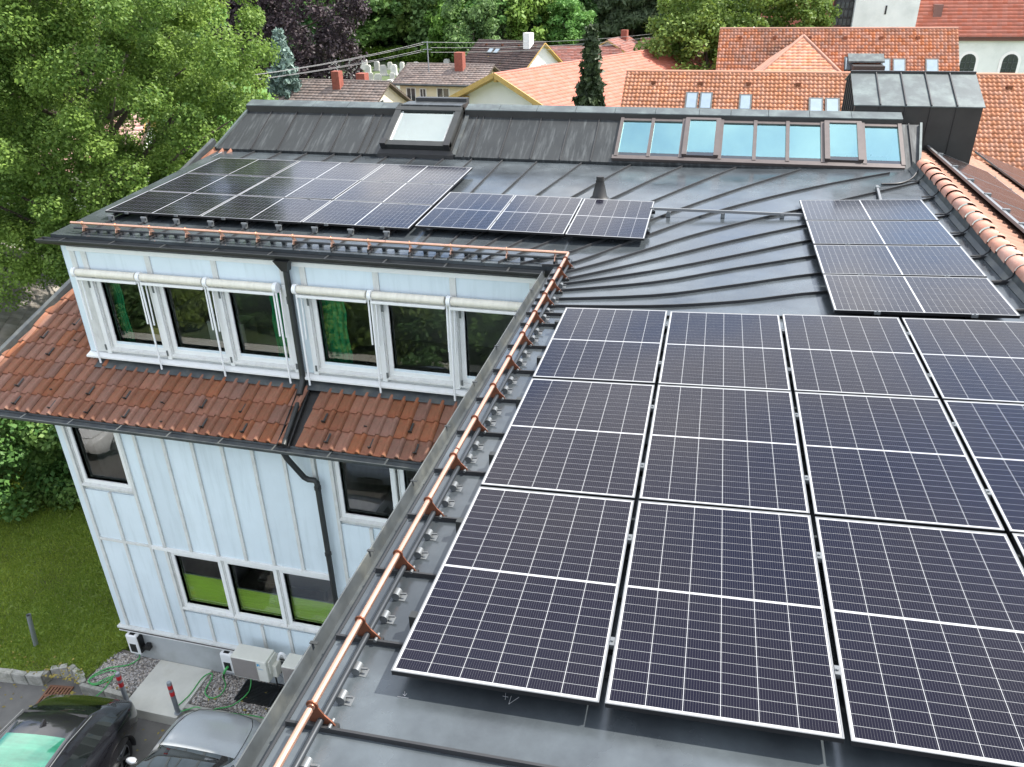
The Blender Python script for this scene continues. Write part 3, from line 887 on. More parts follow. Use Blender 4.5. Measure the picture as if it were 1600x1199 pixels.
tr.hexa([(tx0 - 0.03, ty1, zb), (tx1 + 0.03, ty1, zb), (tx1 + 0.03, ty1 + 0.63, zb - 0.2), (tx0 - 0.03, ty1 + 0.63, zb - 0.2)],
        [(tx0 - 0.03, ty1, zb + 0.02), (tx1 + 0.03, ty1, zb + 0.02), (tx1 + 0.03, ty1 + 0.63, zb - 0.18), (tx0 - 0.03, ty1 + 0.63, zb - 0.18)])
tr.build('turret_roof', 'patina', TUR)
for x in (4.47, 4.92, 5.36, 5.80):
    MB().bar((x, ty0 - 0.03, zf + 0.03), (x, ty1, zb + 0.03), 0.02, 0.035).build('standing_seam', 'seam_metal', TUR)
for x in (4.47, 4.92, 5.36, 5.80):
    MB().box(x - 0.01, x + 0.01, ty0 - 0.02, ty0, -0.3, zf).build('standing_seam', 'dark_metal', TUR)
for y in (14.15, 14.4, 14.65, 14.9, 15.15, 15.4):
    MB().box(tx0 - 0.02, tx0, y - 0.01, y + 0.01, 0.3, zf + (min(y, 15.0) - ty0) * 0.43 - 0.02 - max(y - 15, 0) * 0.34).build('standing_seam', 'seam_metal', TUR)
MB().bar((tx0 - 0.03, ty1, zb + 0.03), (tx1 + 0.03, ty1, zb + 0.03), 0.08, 0.04).build('turret_ridge', 'dark_metal', TUR)

# ---- upstand, ridge tiles and east slope
kn = [(-8, 4.93), (-6.2, 4.93), (-4.4, 4.93), (-2.6, 4.93), (-0.9, 4.93), (0.8, 4.93), (2.6, 4.93), (4.3, 4.93), (5.93, 4.93), (6.82, 4.93), (7.74, 4.93), (8.72, 4.93), (9.62, 4.93), (10.56, 4.93), (11.5, 4.9), (12.45, 4.9)]
def rtz(y):
    return 0.25 + 0.018 * max(y - 7.5, 0)


for (ya, xa), (yb_, xb_) in zip(kn[:-1], kn[1:]):
    za, zb2 = roofz(xa, ya), roofz(xb_, yb_)
    m_ = MB()
    m_.add([(xa - 0.05, ya, za + 0.003), (xb_ - 0.05, yb_, zb2 + 0.003), (xb_ + 0.0, yb_, zb2 + 0.05), (xa + 0.0, ya, za + 0.05), (xb_ + 0.015, yb_, rtz(yb_) + 0.0), (xa + 0.015, ya, rtz(ya) + 0.0)],
           [(0, 1, 2, 3), (3, 2, 4, 5)])
    m_.build('upstand_sheet', 'gutter_metal', ROOF, recalc=False)
    s_ = MB()
    s_.tube([(xa - 0.22, ya - 0.02, za + 0.025), (xa - 0.06, ya, za + 0.035), (xa - 0.01, ya, za + 0.09), (xa + 0.005, ya, rtz(ya))], 0.012, 6)
    s_.build('upstand_seam', 'seam_metal', ROOF)
yk = -7.8
RT_me = None
while yk < 11.95:
    if RT_me is None:
        rows_ = []
        for t, r0, dz in ((0.0, 0.128, 0.006), (0.02, 0.132, 0.008), (0.38, 0.112, 0.0), (0.40, 0.108, -0.004)):
            rows_.append([(r0 * math.cos(a), t, r0 * math.sin(a) * 0.85 + dz) for a in np.linspace(-0.15, math.pi + 0.15, 11)])
        m_ = MB().grid(rows_, True)
        m_.grid([[(x * 1.0, y, z) for x, y, z in rows_[0]], [(x * 0.94, y + 0.03, z * 0.94) for x, y, z in rows_[0]]], False)
        RT_me = m_.mesh('ridge_tile', 'ridge_tile')
    t_ = link('ridge_tile', RT_me, B)
    t_.matrix_basis = Matrix.Translation((5.05 + random.uniform(-.004, .004), yk, rtz(yk) + random.uniform(-.004, .004))) @ Matrix.Rotation(random.uniform(-.015, .015), 4, 'Z')
    yk += 0.365
ES = R(20)


def east(x, y, h=0.0):          # point on the east slope
    return Vector((x + h * math.sin(ES), y, 0.20 - (x - 5.45) * math.tan(ES) + h * math.cos(ES)))


def tile_field(origin, udir, vdir, U, Vl, tw, course, amp=0.03, step=0.025, mat='tile_orange', name='roof_tiles', parent=None, samples=5, mask=None, seed=1):
    """courses of rolled tiles as real waves and steps, one mesh"""
    rg = np.random.default_rng(seed)
    u, vv = Vector(udir).normalized(), Vector(vdir).normalized()
    nrm = u.cross(vv).normalized()
    nu, nv = max(1, int(round(U / tw))), max(1, int(round(Vl / course)))
    o_ = np.array(origin); u = np.array(u); vv = np.array(vv); nn = np.array(nrm)
    prof = np.array([0.0, 0.02, 0.35, 1.0, 0.55])[:samples] if samples == 5 else np.array([0.0, 0.25, 1.0])
    k = len(prof)
    uu = (np.arange(nu * k + 1) / k) * (U / nu)
    hp = np.append(np.tile(prof, nu), prof[0]) * amp
    verts, quads, tint = [], [], []
    cl = Vl / nv
    base = 0
    n_ = nu * k + 1
    for r_ in range(nv):
        t_tile = rg.random(nu)
        jit = np.repeat(rg.normal(0, step * 0.12, nu), k); jit = np.append(jit, jit[-1])
        for vpos, lift in ((r_ * cl, -step * 0.3), (r_ * cl, step), ((r_ + 1) * cl + 0.01, 0.0)):
            hgt = hp + lift + jit if lift >= 0 else hp * 0.3 + 0 * jit
            P = o_ + uu[:, None] * u + vpos * vv + hgt[:, None] * nn
            verts.append(P)
        for lay in (0, 1):
            a = base + lay * n_ + np.arange(n_ - 1)
            quads.append(np.stack([a, a + 1, a + 1 + n_, a + n_], -1))
            tint.append(np.repeat(t_tile, k))
        base += 3 * n_
    verts = np.concatenate(verts); quads = np.concatenate(quads); tint = np.concatenate(tint)
    if mask is not None:
        cen = verts[quads].mean(1)
        keep = mask(cen)
        quads = quads[keep]; tint = tint[keep]
    me = np_mesh(name, verts, quads, mat, tint)
    return link(name, me, parent, kind='stuff')


e0 = east(9.8, -8)
tile_field(e0, (0, 1, 0), (-math.cos(ES), 0, math.sin(ES)), 24.5, (9.8 - 5.08) / math.cos(ES), 0.22, 0.345, 0.035, 0.02, 'tile_old', 'east_roof_tiles', B, seed=5)

# ---- tiled skirt roof
TSL = R(25)
CT, ST = math.cos(TSL), math.sin(TSL)
TY0, TZ0 = 6.04, -2.875


def tp(x, s, h=0.0):
    return Vector((x, TY0 + s * CT - h * ST, TZ0 + s * ST + h * CT))


def verge_x(s):
    y = TY0 + s * CT
    return -10.27 + (y - 6.96) * (1.10 / 5.2)


deck = MB()
deck.add([tp(verge_x(-0.02), -0.02, -0.03), tp(-0.33, -0.02, -0.03), tp(-0.33, 1.2, -0.03), tp(-8.3, 1.2, -0.03), tp(-8.7, 7.2, -0.03), tp(verge_x(7.2), 7.2, -0.03)], [(0, 1, 2, 3), (0, 3, 4, 5)])
TROOF = deck.build('tiled_roof', 'dark_metal', B, recalc=False)
TW, TC = 0.207, 0.352
prof = [(0.0, 0.006), (0.05, 0.0), (0.115, 0.0), (0.126, 0.016), (0.140, 0.042), (0.165, 0.054), (0.189, 0.042), (0.205, 0.008)]


def tile_mb():
    m_ = MB()
    L = TC + 0.05
    rows_ = []
    for s, h in ((0.0, 0.022), (0.006, 0.030), (L, 0.0)):
        rows_.append([(a, s, b + h) for a, b in prof])
    m_.grid(rows_, True)
    m_.grid([[(a, 0.0, b * 0.9 + 0.022) for a, b in prof], [(a, 0.004, b * 0.6 + 0.002) for a, b in prof]], False)
    return m_


TILE_ME = tile_mb().mesh('roof_tile', 'tile')
for p_ in TILE_ME.polygons[:len(prof) - 1]:
    p_.use_smooth = False
rot_t = Matrix(((1, 0, 0, 0), (0, CT, -ST, 0), (0, ST, CT, 0), (0, 0, 0, 1)))
ntile = 0
hook_me = None
hk = MB()
hk.bar((0.0, 0.0, 0.03), (0.0, 0.17, 0.022), 0.03, 0.006)
hk.prism([(-0.028, -0.01, 0.02), (0.028, -0.01, 0.02), (0.022, -0.02, 0.085), (0.0, -0.03, 0.10), (-0.022, -0.02, 0.085)], (0, 0.012, 0.0))
hook_me = hk.mesh('snow_hook', 'gutter_dark')
for r_ in range(0, 20):
    s = r_ * TC
    x0 = -10.6
    i = 0
    while True:
        x = x0 + i * TW
        i += 1
        if x > -0.55:
            break
        if r_ >= 3 and x > -8.30 - (r_ - 3) * 0.025:
            break
        if -4.56 < x < -4.30:
            continue
        if x + TW < verge_x(s + TC / 2) + 0.03:
            continue
        loc = tp(x, s)
        cut = x < verge_x(s + TC) + 0.05
        if cut:
            m_ = tile_mb()
            me = m_.mesh('roof_tile', 'tile')
            bm = bmesh.new(); bm.from_mesh(me)
            va, vb = verge_x(s) + 0.04, verge_x(s + TC) + 0.04
            # verge line in the tile's own frame
            pa, pb = Vector((va - x, 0, 0)), Vector((vb - x, TC, 0))
            dd = (pb - pa).normalized()
            bmesh.ops.bisect_plane(bm, geom=bm.verts[:] + bm.edges[:] + bm.faces[:], plane_co=pa, plane_no=Vector((dd.y, -dd.x, 0)), clear_inner=True)
            if not bm.faces:
                bm.free(); continue
            bm.to_mesh(me); bm.free()
        else:
            me = TILE_ME
        if ntile >= 298:
            break
        ntile += 1
        t_ = link('roof_tile', me, TROOF)
        t_.matrix_basis = Matrix.Translation(loc + Vector((random.uniform(-.003, .003), 0, random.uniform(-.002, .003)))) @ rot_t @ Matrix.Rotation(random.uniform(-.012, .012), 4, 'Z')
# snow hooks, staggered
for r_, xs0 in ((0, -10.02), (1, -10.2), (2, -10.3), (3, -9.35), (4, -9.7), (5, -9.25)):
    for k in range(14):
        x = xs0 + k * 0.70
        if r_ >= 2 and x > -8.7 or x > -1.6 or x < verge_x(r_ * TC) + 0.15 or -4.75 < x < -4.2 or (r_ == 2):
            continue
        h_ = link('snow_hook', hook_me, TROOF)
        h_.matrix_basis = Matrix.Translation(tp(x, r_ * TC + 0.12, 0.012)) @ rot_t
# verge strip, flashing at the wall, drain channel
m_ = MB()
m_.bar(tp(verge_x(-0.1) - 0.03, -0.1, 0.05), tp(verge_x(7.3) - 0.03, 7.3, 0.05), 0.09, 0.12, up=(0, -ST, CT))
m_.build('verge_strip', 'gutter_metal', TROOF)
m_ = MB()
fx0 = -8.35
m_.add([tp(fx0, 1.03, 0.045), tp(-0.33, 1.03, 0.045), tp(-0.33, 1.215, 0.05), tp(fx0 - 0.05, 1.215, 0.05), (-0.33, 7.13, -2.2), (fx0 - 0.05, 7.13, -2.2)], [(0, 1, 2, 3), (3, 2, 4, 5)])
m_.build('wall_flashing', 'gutter_metal', TROOF, recalc=False)
m_ = MB()
c0_, c1_ = tp(-4.38, -0.03, 0.0), tp(-4.46, 1.02, 0.0)
m_.bar(c0_, c1_, 0.19, 0.008, up=(0, -ST, CT))
for sx in (-0.095, 0.095):
    m_.bar(c0_ + Vector((sx, 0, 0.02)), c1_ + Vector((sx, 0, 0.02)), 0.012, 0.05, up=(0, -ST, CT))
m_.build('drain_channel', 'dark_metal', TROOF)
MB().tube([tp(-4.36, -0.02, 0.045), tp(-4.44, 0.75, 0.05)], 0.04, 10).build('channel_pipe', 'gutter_dark', TROOF)
MB().box(-10.2, -0.6, TY0 + 0.02, 6.2, -2.96, -2.93).build('eave_soffit', 'dark_metal', TROOF)

# ---- upper facade
YW = 7.12
wall = MB()
wx = [-8.46, -0.30]
wall.quad((wx[0], YW + 0.05, -0.22), (wx[1], YW + 0.05, -0.22), (wx[1], YW + 0.05, -0.86), (wx[0], YW + 0.05, -0.86))
wall.quad((wx[0], YW + 0.05, -1.98), (wx[1], YW + 0.05, -1.98), (wx[1], YW + 0.05, -2.45), (wx[0], YW + 0.05, -2.45))
wall.quad((wx[0], YW, -0.2), (wx[0], YW, -2.6), (-8.75, 12.4, -1.0), (-8.75, 12.4, 0.1))     # left cheek
UW = wall.build('upper_wall', 'cladding', B, recalc=False)
MB().box(-8.35, -0.32, YW - 0.012, YW + 0.05, -0.415, -0.345).build('top_trim', 'white_paint', UW)
MB().box(-8.46, -8.335, YW + 0.005, YW + 0.05, -2.19, -0.30).build('corner_panel', 'cladding', UW)
bt = [-8.28, -8.07, -6.91, -5.75, -4.60, -4.27, -3.11, -1.94, -0.78]
for x in bt:
    MB().box(x - 0.045, x + 0.045, YW - 0.008, YW + 0.05, -0.72, -0.417).build('batten', 'batten', UW)
for a, b in zip(bt[:-1], bt[1:]):
    MB().box(a + 0.047, b - 0.047, YW + 0.012, YW + 0.048, -0.72, -0.419).build('cladding_panel', 'cladding', UW)
MB().box(-0.735, -0.32, YW + 0.012, YW + 0.048, -2.18, -0.419).build('cladding_panel', 'cladding', UW)
MB().box(-4.555, -4.315, YW + 0.012, YW + 0.048, -2.18, -0.721).build('cladding_panel', 'cladding', UW)
MB().box(-8.325, -8.09, YW + 0.006, YW + 0.048, -2.18, -0.74).build('jamb_board', 'batten', UW)
m_ = MB()
m_.hexa([(-8.50, YW - 0.09, -2.27), (-0.33, YW - 0.09, -2.27), (-0.33, YW + 0.05, -2.27), (-8.50, YW + 0.05, -2.27)],
        [(-8.50, YW - 0.09, -2.235), (-0.33, YW - 0.09, -2.235), (-0.33, YW + 0.05, -2.19), (-8.50, YW + 0.05, -2.19)])
m_.build('window_sill_board', 'white_paint', UW, bevel=0.006)


def window(x0, x1, z0, z1, yf, recess=0.10, fw=0.075, parent=B, glass='glass', sill=True, room=True):
    """recessed window: jambs, frame, sash, pane"""
    m1 = MB()
    yb = yf + recess
    m1.box(x0, x0 + 0.02, yf + 0.01, yb, z0, z1)
    m1.box(x1 - 0.02, x1, yf + 0.01, yb, z0, z1)
    m1.box(x0, x1, yf + 0.01, yb, z1 - 0.02, z1)
    w_ = m1.build('window', 'batten', parent)
    fr_ = MB()
    for k, (d0, d1, ins) in enumerate(((0.0, 0.035, 0.0), (0.035, 0.06, 0.03))):
        a0, a1, c0, c1 = x0 + 0.02 + ins, x1 - 0.02 - ins, z0 + ins, z1 - 0.02 - ins
        ya, yc = yb - 0.06 + d0 * 0.6, yb + d1
        t = fw - ins
        fr_.box(a0, a0 + t, ya, yc, c0, c1); fr_.box(a1 - t, a1, ya, yc, c0, c1)
        fr_.box(a0 + t, a1 - t, ya, yc, c0, c0 + t); fr_.box(a0 + t, a1 - t, ya, yc, c1 - t, c1)
    fr_.build('window_frame', 'white_paint', w_, bevel=0.004)
    g0, g1, h0, h1 = x0 + 0.02 + fw, x1 - 0.02 - fw, z0 + fw, z1 - 0.02 - fw
    MB().quad((g0, yb + 0.02, h0), (g1, yb + 0.02, h0), (g1, yb + 0.02, h1), (g0, yb + 0.02, h1)).build('pane', glass, w_, recalc=False)
    if sill:
        s_ = MB()
        s_.hexa([(x0, yf - 0.03, z0 - 0.05), (x1, yf - 0.03, z0 - 0.05), (x1, yb, z0 - 0.02), (x0, yb, z0 - 0.02)],
                [(x0, yf - 0.03, z0 - 0.02), (x1, yf - 0.03, z0 - 0.02), (x1, yb - 0.02, z0 + 0.02), (x0, yb - 0.02, z0 + 0.02)])
        s_.build('window_sill', 'batten', w_, bevel=0.003)
    return w_


def room(x0, x1, y0, y1, z0, z1, parent, mat='interior'):
    r_ = MB()
    r_.add([(x0, y0, z0), (x1, y0, z0), (x1, y1, z0), (x0, y1, z0), (x0, y0, z1), (x1, y0, z1), (x1, y1, z1), (x0, y1, z1)],
           [(0, 1, 2, 3), (7, 6, 5, 4), (1, 5, 6, 2), (2, 6, 7, 3), (3, 7, 4, 0)])
    return r_.build('room', mat, parent, recalc=False)


room(-8.40, -4.5, YW + 0.2, YW + 3.2, -3.0, -0.5, B)
room(-4.40, -0.55, YW + 0.2, YW + 3.2, -3.0, -0.5, B)
ub = [(-8.07, -6.91), (-6.91, -5.75), (-5.75, -4.60), (-4.27, -3.11), (-3.11, -1.94), (-1.94, -0.78)]
for a, b in ub:
    window(a + 0.04, b - 0.04, -2.10, -0.78, YW, 0.10, 0.075, sill=True)
for x in bt[1:]:
    MB().box(x - 0.04, x + 0.04, YW - 0.02, YW + 0.14, -2.19, -0.722).build('window_post', 'white_paint', UW, bevel=0.004)


def curtain(x0, x1, y, z0, z1, label):
    rows_ = []
    n = 44
    for z in np.linspace(z0, z1, 8):
        k = 1.0 + 0.06 * (z1 - z)
        rows_.append([(x0 + (x1 - x0) * (i / n) * k + 0.02 * math.sin(9 * z), y + 0.035 * math.sin(i / n * (x1 - x0) * 60 + 0.4 * z) + 0.012 * math.sin(i * 1.7), z) for i in range(n + 1)])
    c = MB().grid(rows_, True).build('curtain', 'curtain', recalc=False)
    tag(c, label, 'curtain', 'green curtains inside the upper windows')
    return c


curtain(-8.0, -7.80, YW + 0.32, -2.45, -0.75, 'green curtain hanging inside the leftmost upper window')
curtain(-5.09, -4.88, YW + 0.32, -2.45, -0.75, 'green curtain inside the upper window just left of the dark downpipe')
curtain(-4.2, -3.82, YW + 0.32, -2.45, -0.75, 'green curtain inside the upper window just right of the dark downpipe')
MB().box(-7.9, -4.7, YW + 0.5, YW + 1.25, -2.15, -2.10).build('window_desk', 'desk', None)
tag(COL.objects['window_desk'], 'pale desk top inside the left group of upper windows', 'desk')
MB().box(-7.55, -7.3, YW + 0.42, YW + 0.62, -2.095, -1.86).build('cardboard_box', 'box_card', None, bevel=0.01)
tag(COL.objects['cardboard_box'], 'small yellow box on the desk inside the leftmost upper window', 'box')
MB().box(-6.5, -5.8, YW + 0.55, YW + 0.9, -2.095, -1.7).build('desk_cabinet', 'interior', None, bevel=0.01)
tag(COL.objects['desk_cabinet'], 'dark cabinet on the desk inside the second upper window from the left', 'cabinet')

# awnings rolled up above the upper windows
aw_x = [(-8.24, -7.06), (-7.06, -5.88), (-5.88, -4.67), (-4.385, -3.19), (-3.19, -1.99), (-1.99, -0.80)]
for i, (a, b) in enumerate(aw_x):
    A = MB()
    ya, za, ra = YW - 0.10, -0.735, 0.062
    nseg = 22
    pts, rr = [], []
    for k in range(nseg * 3 + 1):
        x = a + 0.05 + (b - a - 0.10) * k / (nseg * 3)
        pts.append((x, ya, za)); rr.append(ra * (1.0 if k % 3 else 0.955))
    A.tube(pts, rr, 14)
    AO = A.build('rolled_awning', 'blind_roll', B)
    MB().box(a + 0.04, b - 0.04, ya - 0.055, ya + 0.0, za - 0.115, za - 0.075).build('bottom_rail', 'white_paint', AO, bevel=0.006)
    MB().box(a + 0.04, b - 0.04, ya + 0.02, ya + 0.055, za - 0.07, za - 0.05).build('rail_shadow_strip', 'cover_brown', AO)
    e_ = MB()
    e_.tube([(a - 0.012, ya, za), (a + 0.045, ya, za)], 0.078, 18)
    e_.build('end_cap', 'white_plastic', AO)
    if i in (2, 5):
        MB().tube([(b - 0.045, ya, za), (b + 0.012, ya, za)], 0.078, 18).build('end_cap', 'white_plastic', AO)
    rods = [a + 0.03] + ([b - 0.02] if i in (2, 5) else [])
    for x in rods:
        MB().tube([(x, ya - 0.02, za - 0.05), (x + 0.005, ya - 0.03, -2.33)], 0.016, 8).build('guide_rod', 'white_plastic', AO)
        if i not in (0, 3):
            MB().tube([(x - 0.05, ya - 0.01, za - 0.05), (x - 0.045, ya - 0.03, -1.52)], 0.014, 8).build('awning_arm', 'white_plastic', AO)
        MB().tube([(x + 0.05, ya + 0.02, za - 0.05), (x + 0.045, ya + 0.0, -1.55)], 0.013, 8).build('awning_arm', 'white_plastic', AO)
        MB().box(x + 0.10, x + 0.13, YW - 0.028, YW - 0.018, -1.02, -0.9).build('hinge_plate', 'zinc', AO)
        MB().box(x + 0.08, x + 0.11, YW - 0.028, YW - 0.018, -2.13, -2.03).build('hinge_plate', 'zinc', AO)

# downpipe between the two window groups, then under the skirt roof down the lower wall
dp = MB()
dp.prism([(-4.62, YW - 0.19, -0.29), (-4.38, YW - 0.19, -0.29), (-4.455, YW - 0.11, -0.47), (-4.545, YW - 0.11, -0.47)], (0, 0.12, 0))
dp.tube([(-4.50, YW - 0.06, -0.35), (-4.50, YW - 0.06, -2.18), (-4.49, YW - 0.10, -2.30), (-4.46, YW - 0.30, -2.43)], 0.048, 14)
dp.build('downpipe', 'gutter_dark', B)
YL = 6.2
dp = MB()
dp.tube([(-4.36, 5.965, -2.95), (-4.34, 5.99, -3.06), (-4.16, 6.08, -3.44), (-4.10, 6.10, -3.49), (-4.0, 6.10, -3.49), (-3.965, 6.10, -3.53), (-3.965, 6.10, -8.5)], 0.045, 14)
for z in (-3.6, -4.9, -6.2, -7.5):
    dp.tube([(-3.965, 6.10, z), (-3.965, 6.10, z - 0.05)], 0.055, 14)
dp.build('downpipe', 'gutter_dark', B)

# ---- lower facade
LW = MB()
LW.box(-8.70, -0.3, YL + 0.04, YL + 0.06, -3.12, -2.93)
LW.box(-7.46, -3.72, YL + 0.04, YL + 0.06, -5.47, -3.12)
LW.box(-8.70, -7.46, YL + 0.04, YL + 0.06, -7.6, -4.38)
LW.box(-7.46, -7.17, YL + 0.04, YL + 0.06, -7.6, -5.47)
LW.box(-7.17, -3.72, YL + 0.04, YL + 0.06, -7.6, -6.93)
LW.box(-3.72, -0.3, YL + 0.04, YL + 0.06, -7.6, -4.33)
LW.quad((-8.70, YL + 0.05, -7.7), (-8.70, YL + 0.05, -2.9), (-8.5, 7.2, -2.3), (-8.5, 7.2, -7.7))
LW.quad((-8.5, 7.2, -7.7), (-8.5, 7.2, -2.3), (-7.6, 16.0, -2.0), (-7.6, 16.0, -7.7))
LO = LW.build('lower_wall', 'batten', B, recalc=False)


def lbat(x, z0, z1, w=0.055, name='batten', mat='batten'):
    MB().box(x - w / 2, x + w / 2, YL - 0.02, YL + 0.04, z0, z1).build(name, mat, LO)


def lpan(x0, x1, z0, z1):
    MB().box(x0 + 0.028, x1 - 0.028, YL + 0.008, YL + 0.039, z0, z1).build('cladding_panel', 'cladding', LO)


MB().box(-8.71, -8.585, YL - 0.005, YL + 0.04, -7.6, -2.93).build('corner_panel', 'cladding', LO)
lbat(-8.56, -7.6, -2.93, 0.05)
for x in (-7.49,):
    lbat(x, -7.6, -2.93)
for x in (-7.2, -6.67, -6.14, -5.60, -5.07, -4.53, -4.04):
    lbat(x, -5.455, -2.93)
lbat(-8.03, -5.46, -4.42); lbat(-8.03, -7.6, -5.51); lbat(-7.2, -7.6, -5.535)
MB().box(-8.54, -7.515, YL - 0.02, YL + 0.04, -5.508, -5.462).build('cross_batten', 'batten', LO)
MB().box(-7.465, -3.99, YL - 0.022, YL + 0.04, -5.533, -5.457).build('cross_batten', 'white_paint', LO)
for x in (-6.67, -6.13, -5.59, -5.05, -4.51):
    lbat(x, -7.6, -6.96)
ux = [-7.49, -7.2, -6.67, -6.14, -5.60, -5.07, -4.53, -4.04]
for a, b in zip(ux[:-1], ux[1:]):
    lpan(a, b, -5.455, -2.93)
for a, b in ((-8.56, -8.03), (-8.03, -7.49)):
    lpan(a, b, -5.46, -4.42); lpan(a, b, -7.6, -5.51)
lpan(-7.49, -7.2, -7.6, -5.535)
for a, b in zip((-7.2, -6.67, -6.13, -5.59, -5.05, -4.51), (-6.67, -6.13, -5.59, -5.05, -4.51, -3.98)):
    lpan(a, b, -7.6, -6.96)
lpan(-4.01, -3.74, -7.6, -2.93)
lbat(-3.74, -7.6, -2.93)
for x in (-3.2, -2.66, -2.1, -1.5, -0.9):
    lbat(x, -5.47, -4.36); lbat(x, -7.6, -5.52)
MB().box(-3.71, -0.4, YL - 0.02, YL + 0.04, -5.518, -5.472).build('cross_batten', 'batten', LO)
for a, b in zip((-3.74, -3.2, -2.66, -2.1, -1.5), (-3.2, -2.66, -2.1, -1.5, -0.9)):
    lpan(a, b, -5.47, -4.36); lpan(a, b, -7.6, -5.52)
# storeys behind the windows
room(-8.6, -7.3, YL + 0.2, YL + 2.6, -5.2, -2.95, B)
room(-7.3, -4.0, YL + 0.2, YL + 2.8, -7.9, -5.25, B)
room(-3.8, -0.4, YL + 0.2, YL + 2.6, -5.2, -2.95, B)
window(-8.53, -7.52, -4.28, -2.99, YL, 0.08, 0.07)
for a, b in ((-7.17, -6.125), (-6.115, -5.06), (-5.05, -4.0)):
    w_ = window(a, b, -6.83, -5.535, YL, 0.08, 0.07)
for a, b in ((-3.71, -2.70), (-2.66, -1.65), (-1.61, -0.6)):
    window(a, b, -4.22, -2.99, YL, 0.08, 0.07)
for i, (a, b, zt) in enumerate(((-7.1, -6.19, -6.16), (-6.05, -5.12, -6.30), (-4.99, -4.06, -6.28))):
    bl = MB()
    rows_ = [[(x, YL + 0.155 + (0.008 if k % 2 else 0), z) for x in (a, b)] for k, z in enumerate(np.linspace(-6.78, zt, 17))]
    bl.grid(rows_, False)
    bo = bl.build('pleated_blind', 'green_blind', None, recalc=False)
    tag(bo, 'lime green half-height blind inside the ' + ('left', 'middle', 'right')[i] + ' ground floor window', 'blind', 'green blinds in the ground floor windows')
    MB().box(a, b, YL + 0.145, YL + 0.17, zt, zt + 0.025).build('blind_rail', 'post_grey', bo)
tb = MB()
tb.box(-6.0, -4.6, YL + 0.7, YL + 1.5, -6.62, -6.58)
for x in (-5.9, -4.7):
    for y in (YL + 0.8, YL + 1.4):
        tb.box(x - 0.03, x + 0.03, y - 0.03, y + 0.03, -7.88, -6.62)
tag(tb.build('office_table', 'desk', None), 'pale table standing inside the ground floor room behind the green blinds', 'table')
# plinth with ledge
MB().box(-8.66, -0.3, YL + 0.03, YL + 0.08, PARK - 0.1, -7.70).build('plinth', 'plinth', B)
MB().quad((-8.66, YL + 0.031, PARK), (-8.66, YL + 0.031, -7.7), (-7.6, 16.0, -7.7), (-7.6, 16.0, PARK)).build('plinth', 'plinth', B, recalc=False)
MB().box(-8.76, -0.3, YL - 0.07, YL + 0.05, -7.645, -7.602).build('plinth_ledge', 'batten', B, bevel=0.004)
for a, b in ((-8.74, -7.35), (-7.35, -6.2), (-6.2, -5.0), (-5.0, -3.8), (-3.8, -2.5)):
    MB().box(a + 0.003, b - 0.003, YL - 0.045, YL + 0.04, -7.705, -7.648).build('plinth_ledge', 'cover_brown', B)
MB().box(-8.75, -0.3, YL - 0.055, YL + 0.04, -7.722, -7.707).build('drip_edge', 'white_paint', B)

# side wall of the right wing below its eave, back walls
MB().box(-0.32, -0.26, -8, 7.3, PARK, -0.26).build('side_wall', 'cladding', B)
m_ = MB()
m_.quad((-8.3, 14.6, 0.6), (-7.6, 16.2, -8.7), (9.6, 16.2, -8.7), (5.2, 14.6, 0.6))
m_.quad((9.6, 16.4, -8.7), (9.6, -8, -8.7), (9.6, -8, -1.4), (9.6, 16.4, -1.4))
m_.quad((-0.3, -8, -8.7), (9.6, -8, -8.7), (9.6, -8, -1.4), (-0.3, -8, -0.2))
m_.quad((-8.7, f0.y + 0.5, f0.z + 0.03), (4.9, f0.y + 0.5, f0.z + 0.03), (4.9, 16.2, -0.6), (-8.3, 16.2, -0.6))
m_.build('rear_wall', 'plinth', B, recalc=False)

# ------------------------------------------------------------------ snow guards
def bracket_mb(axis):
    """copper bracket in the plane across the pipe; local x = upslope, z = up, pipe ring at x=0"""
    m_ = MB()
    ring = [(0.034 * math.cos(a), 0.155 + 0.034 * math.sin(a)) for a in np.linspace(-0.3, math.pi + 0.9, 12)]
    poly = ring + [(-0.012, 0.10), (-0.03, 0.05), (-0.035, 0.02), (0.105, 0.02), (0.115, 0.035), (0.10, 0.06), (0.06, 0.10)]
    m_.prism([(a, -0.004, b) for a, b in poly], (0, 0.008, 0))
    return m_


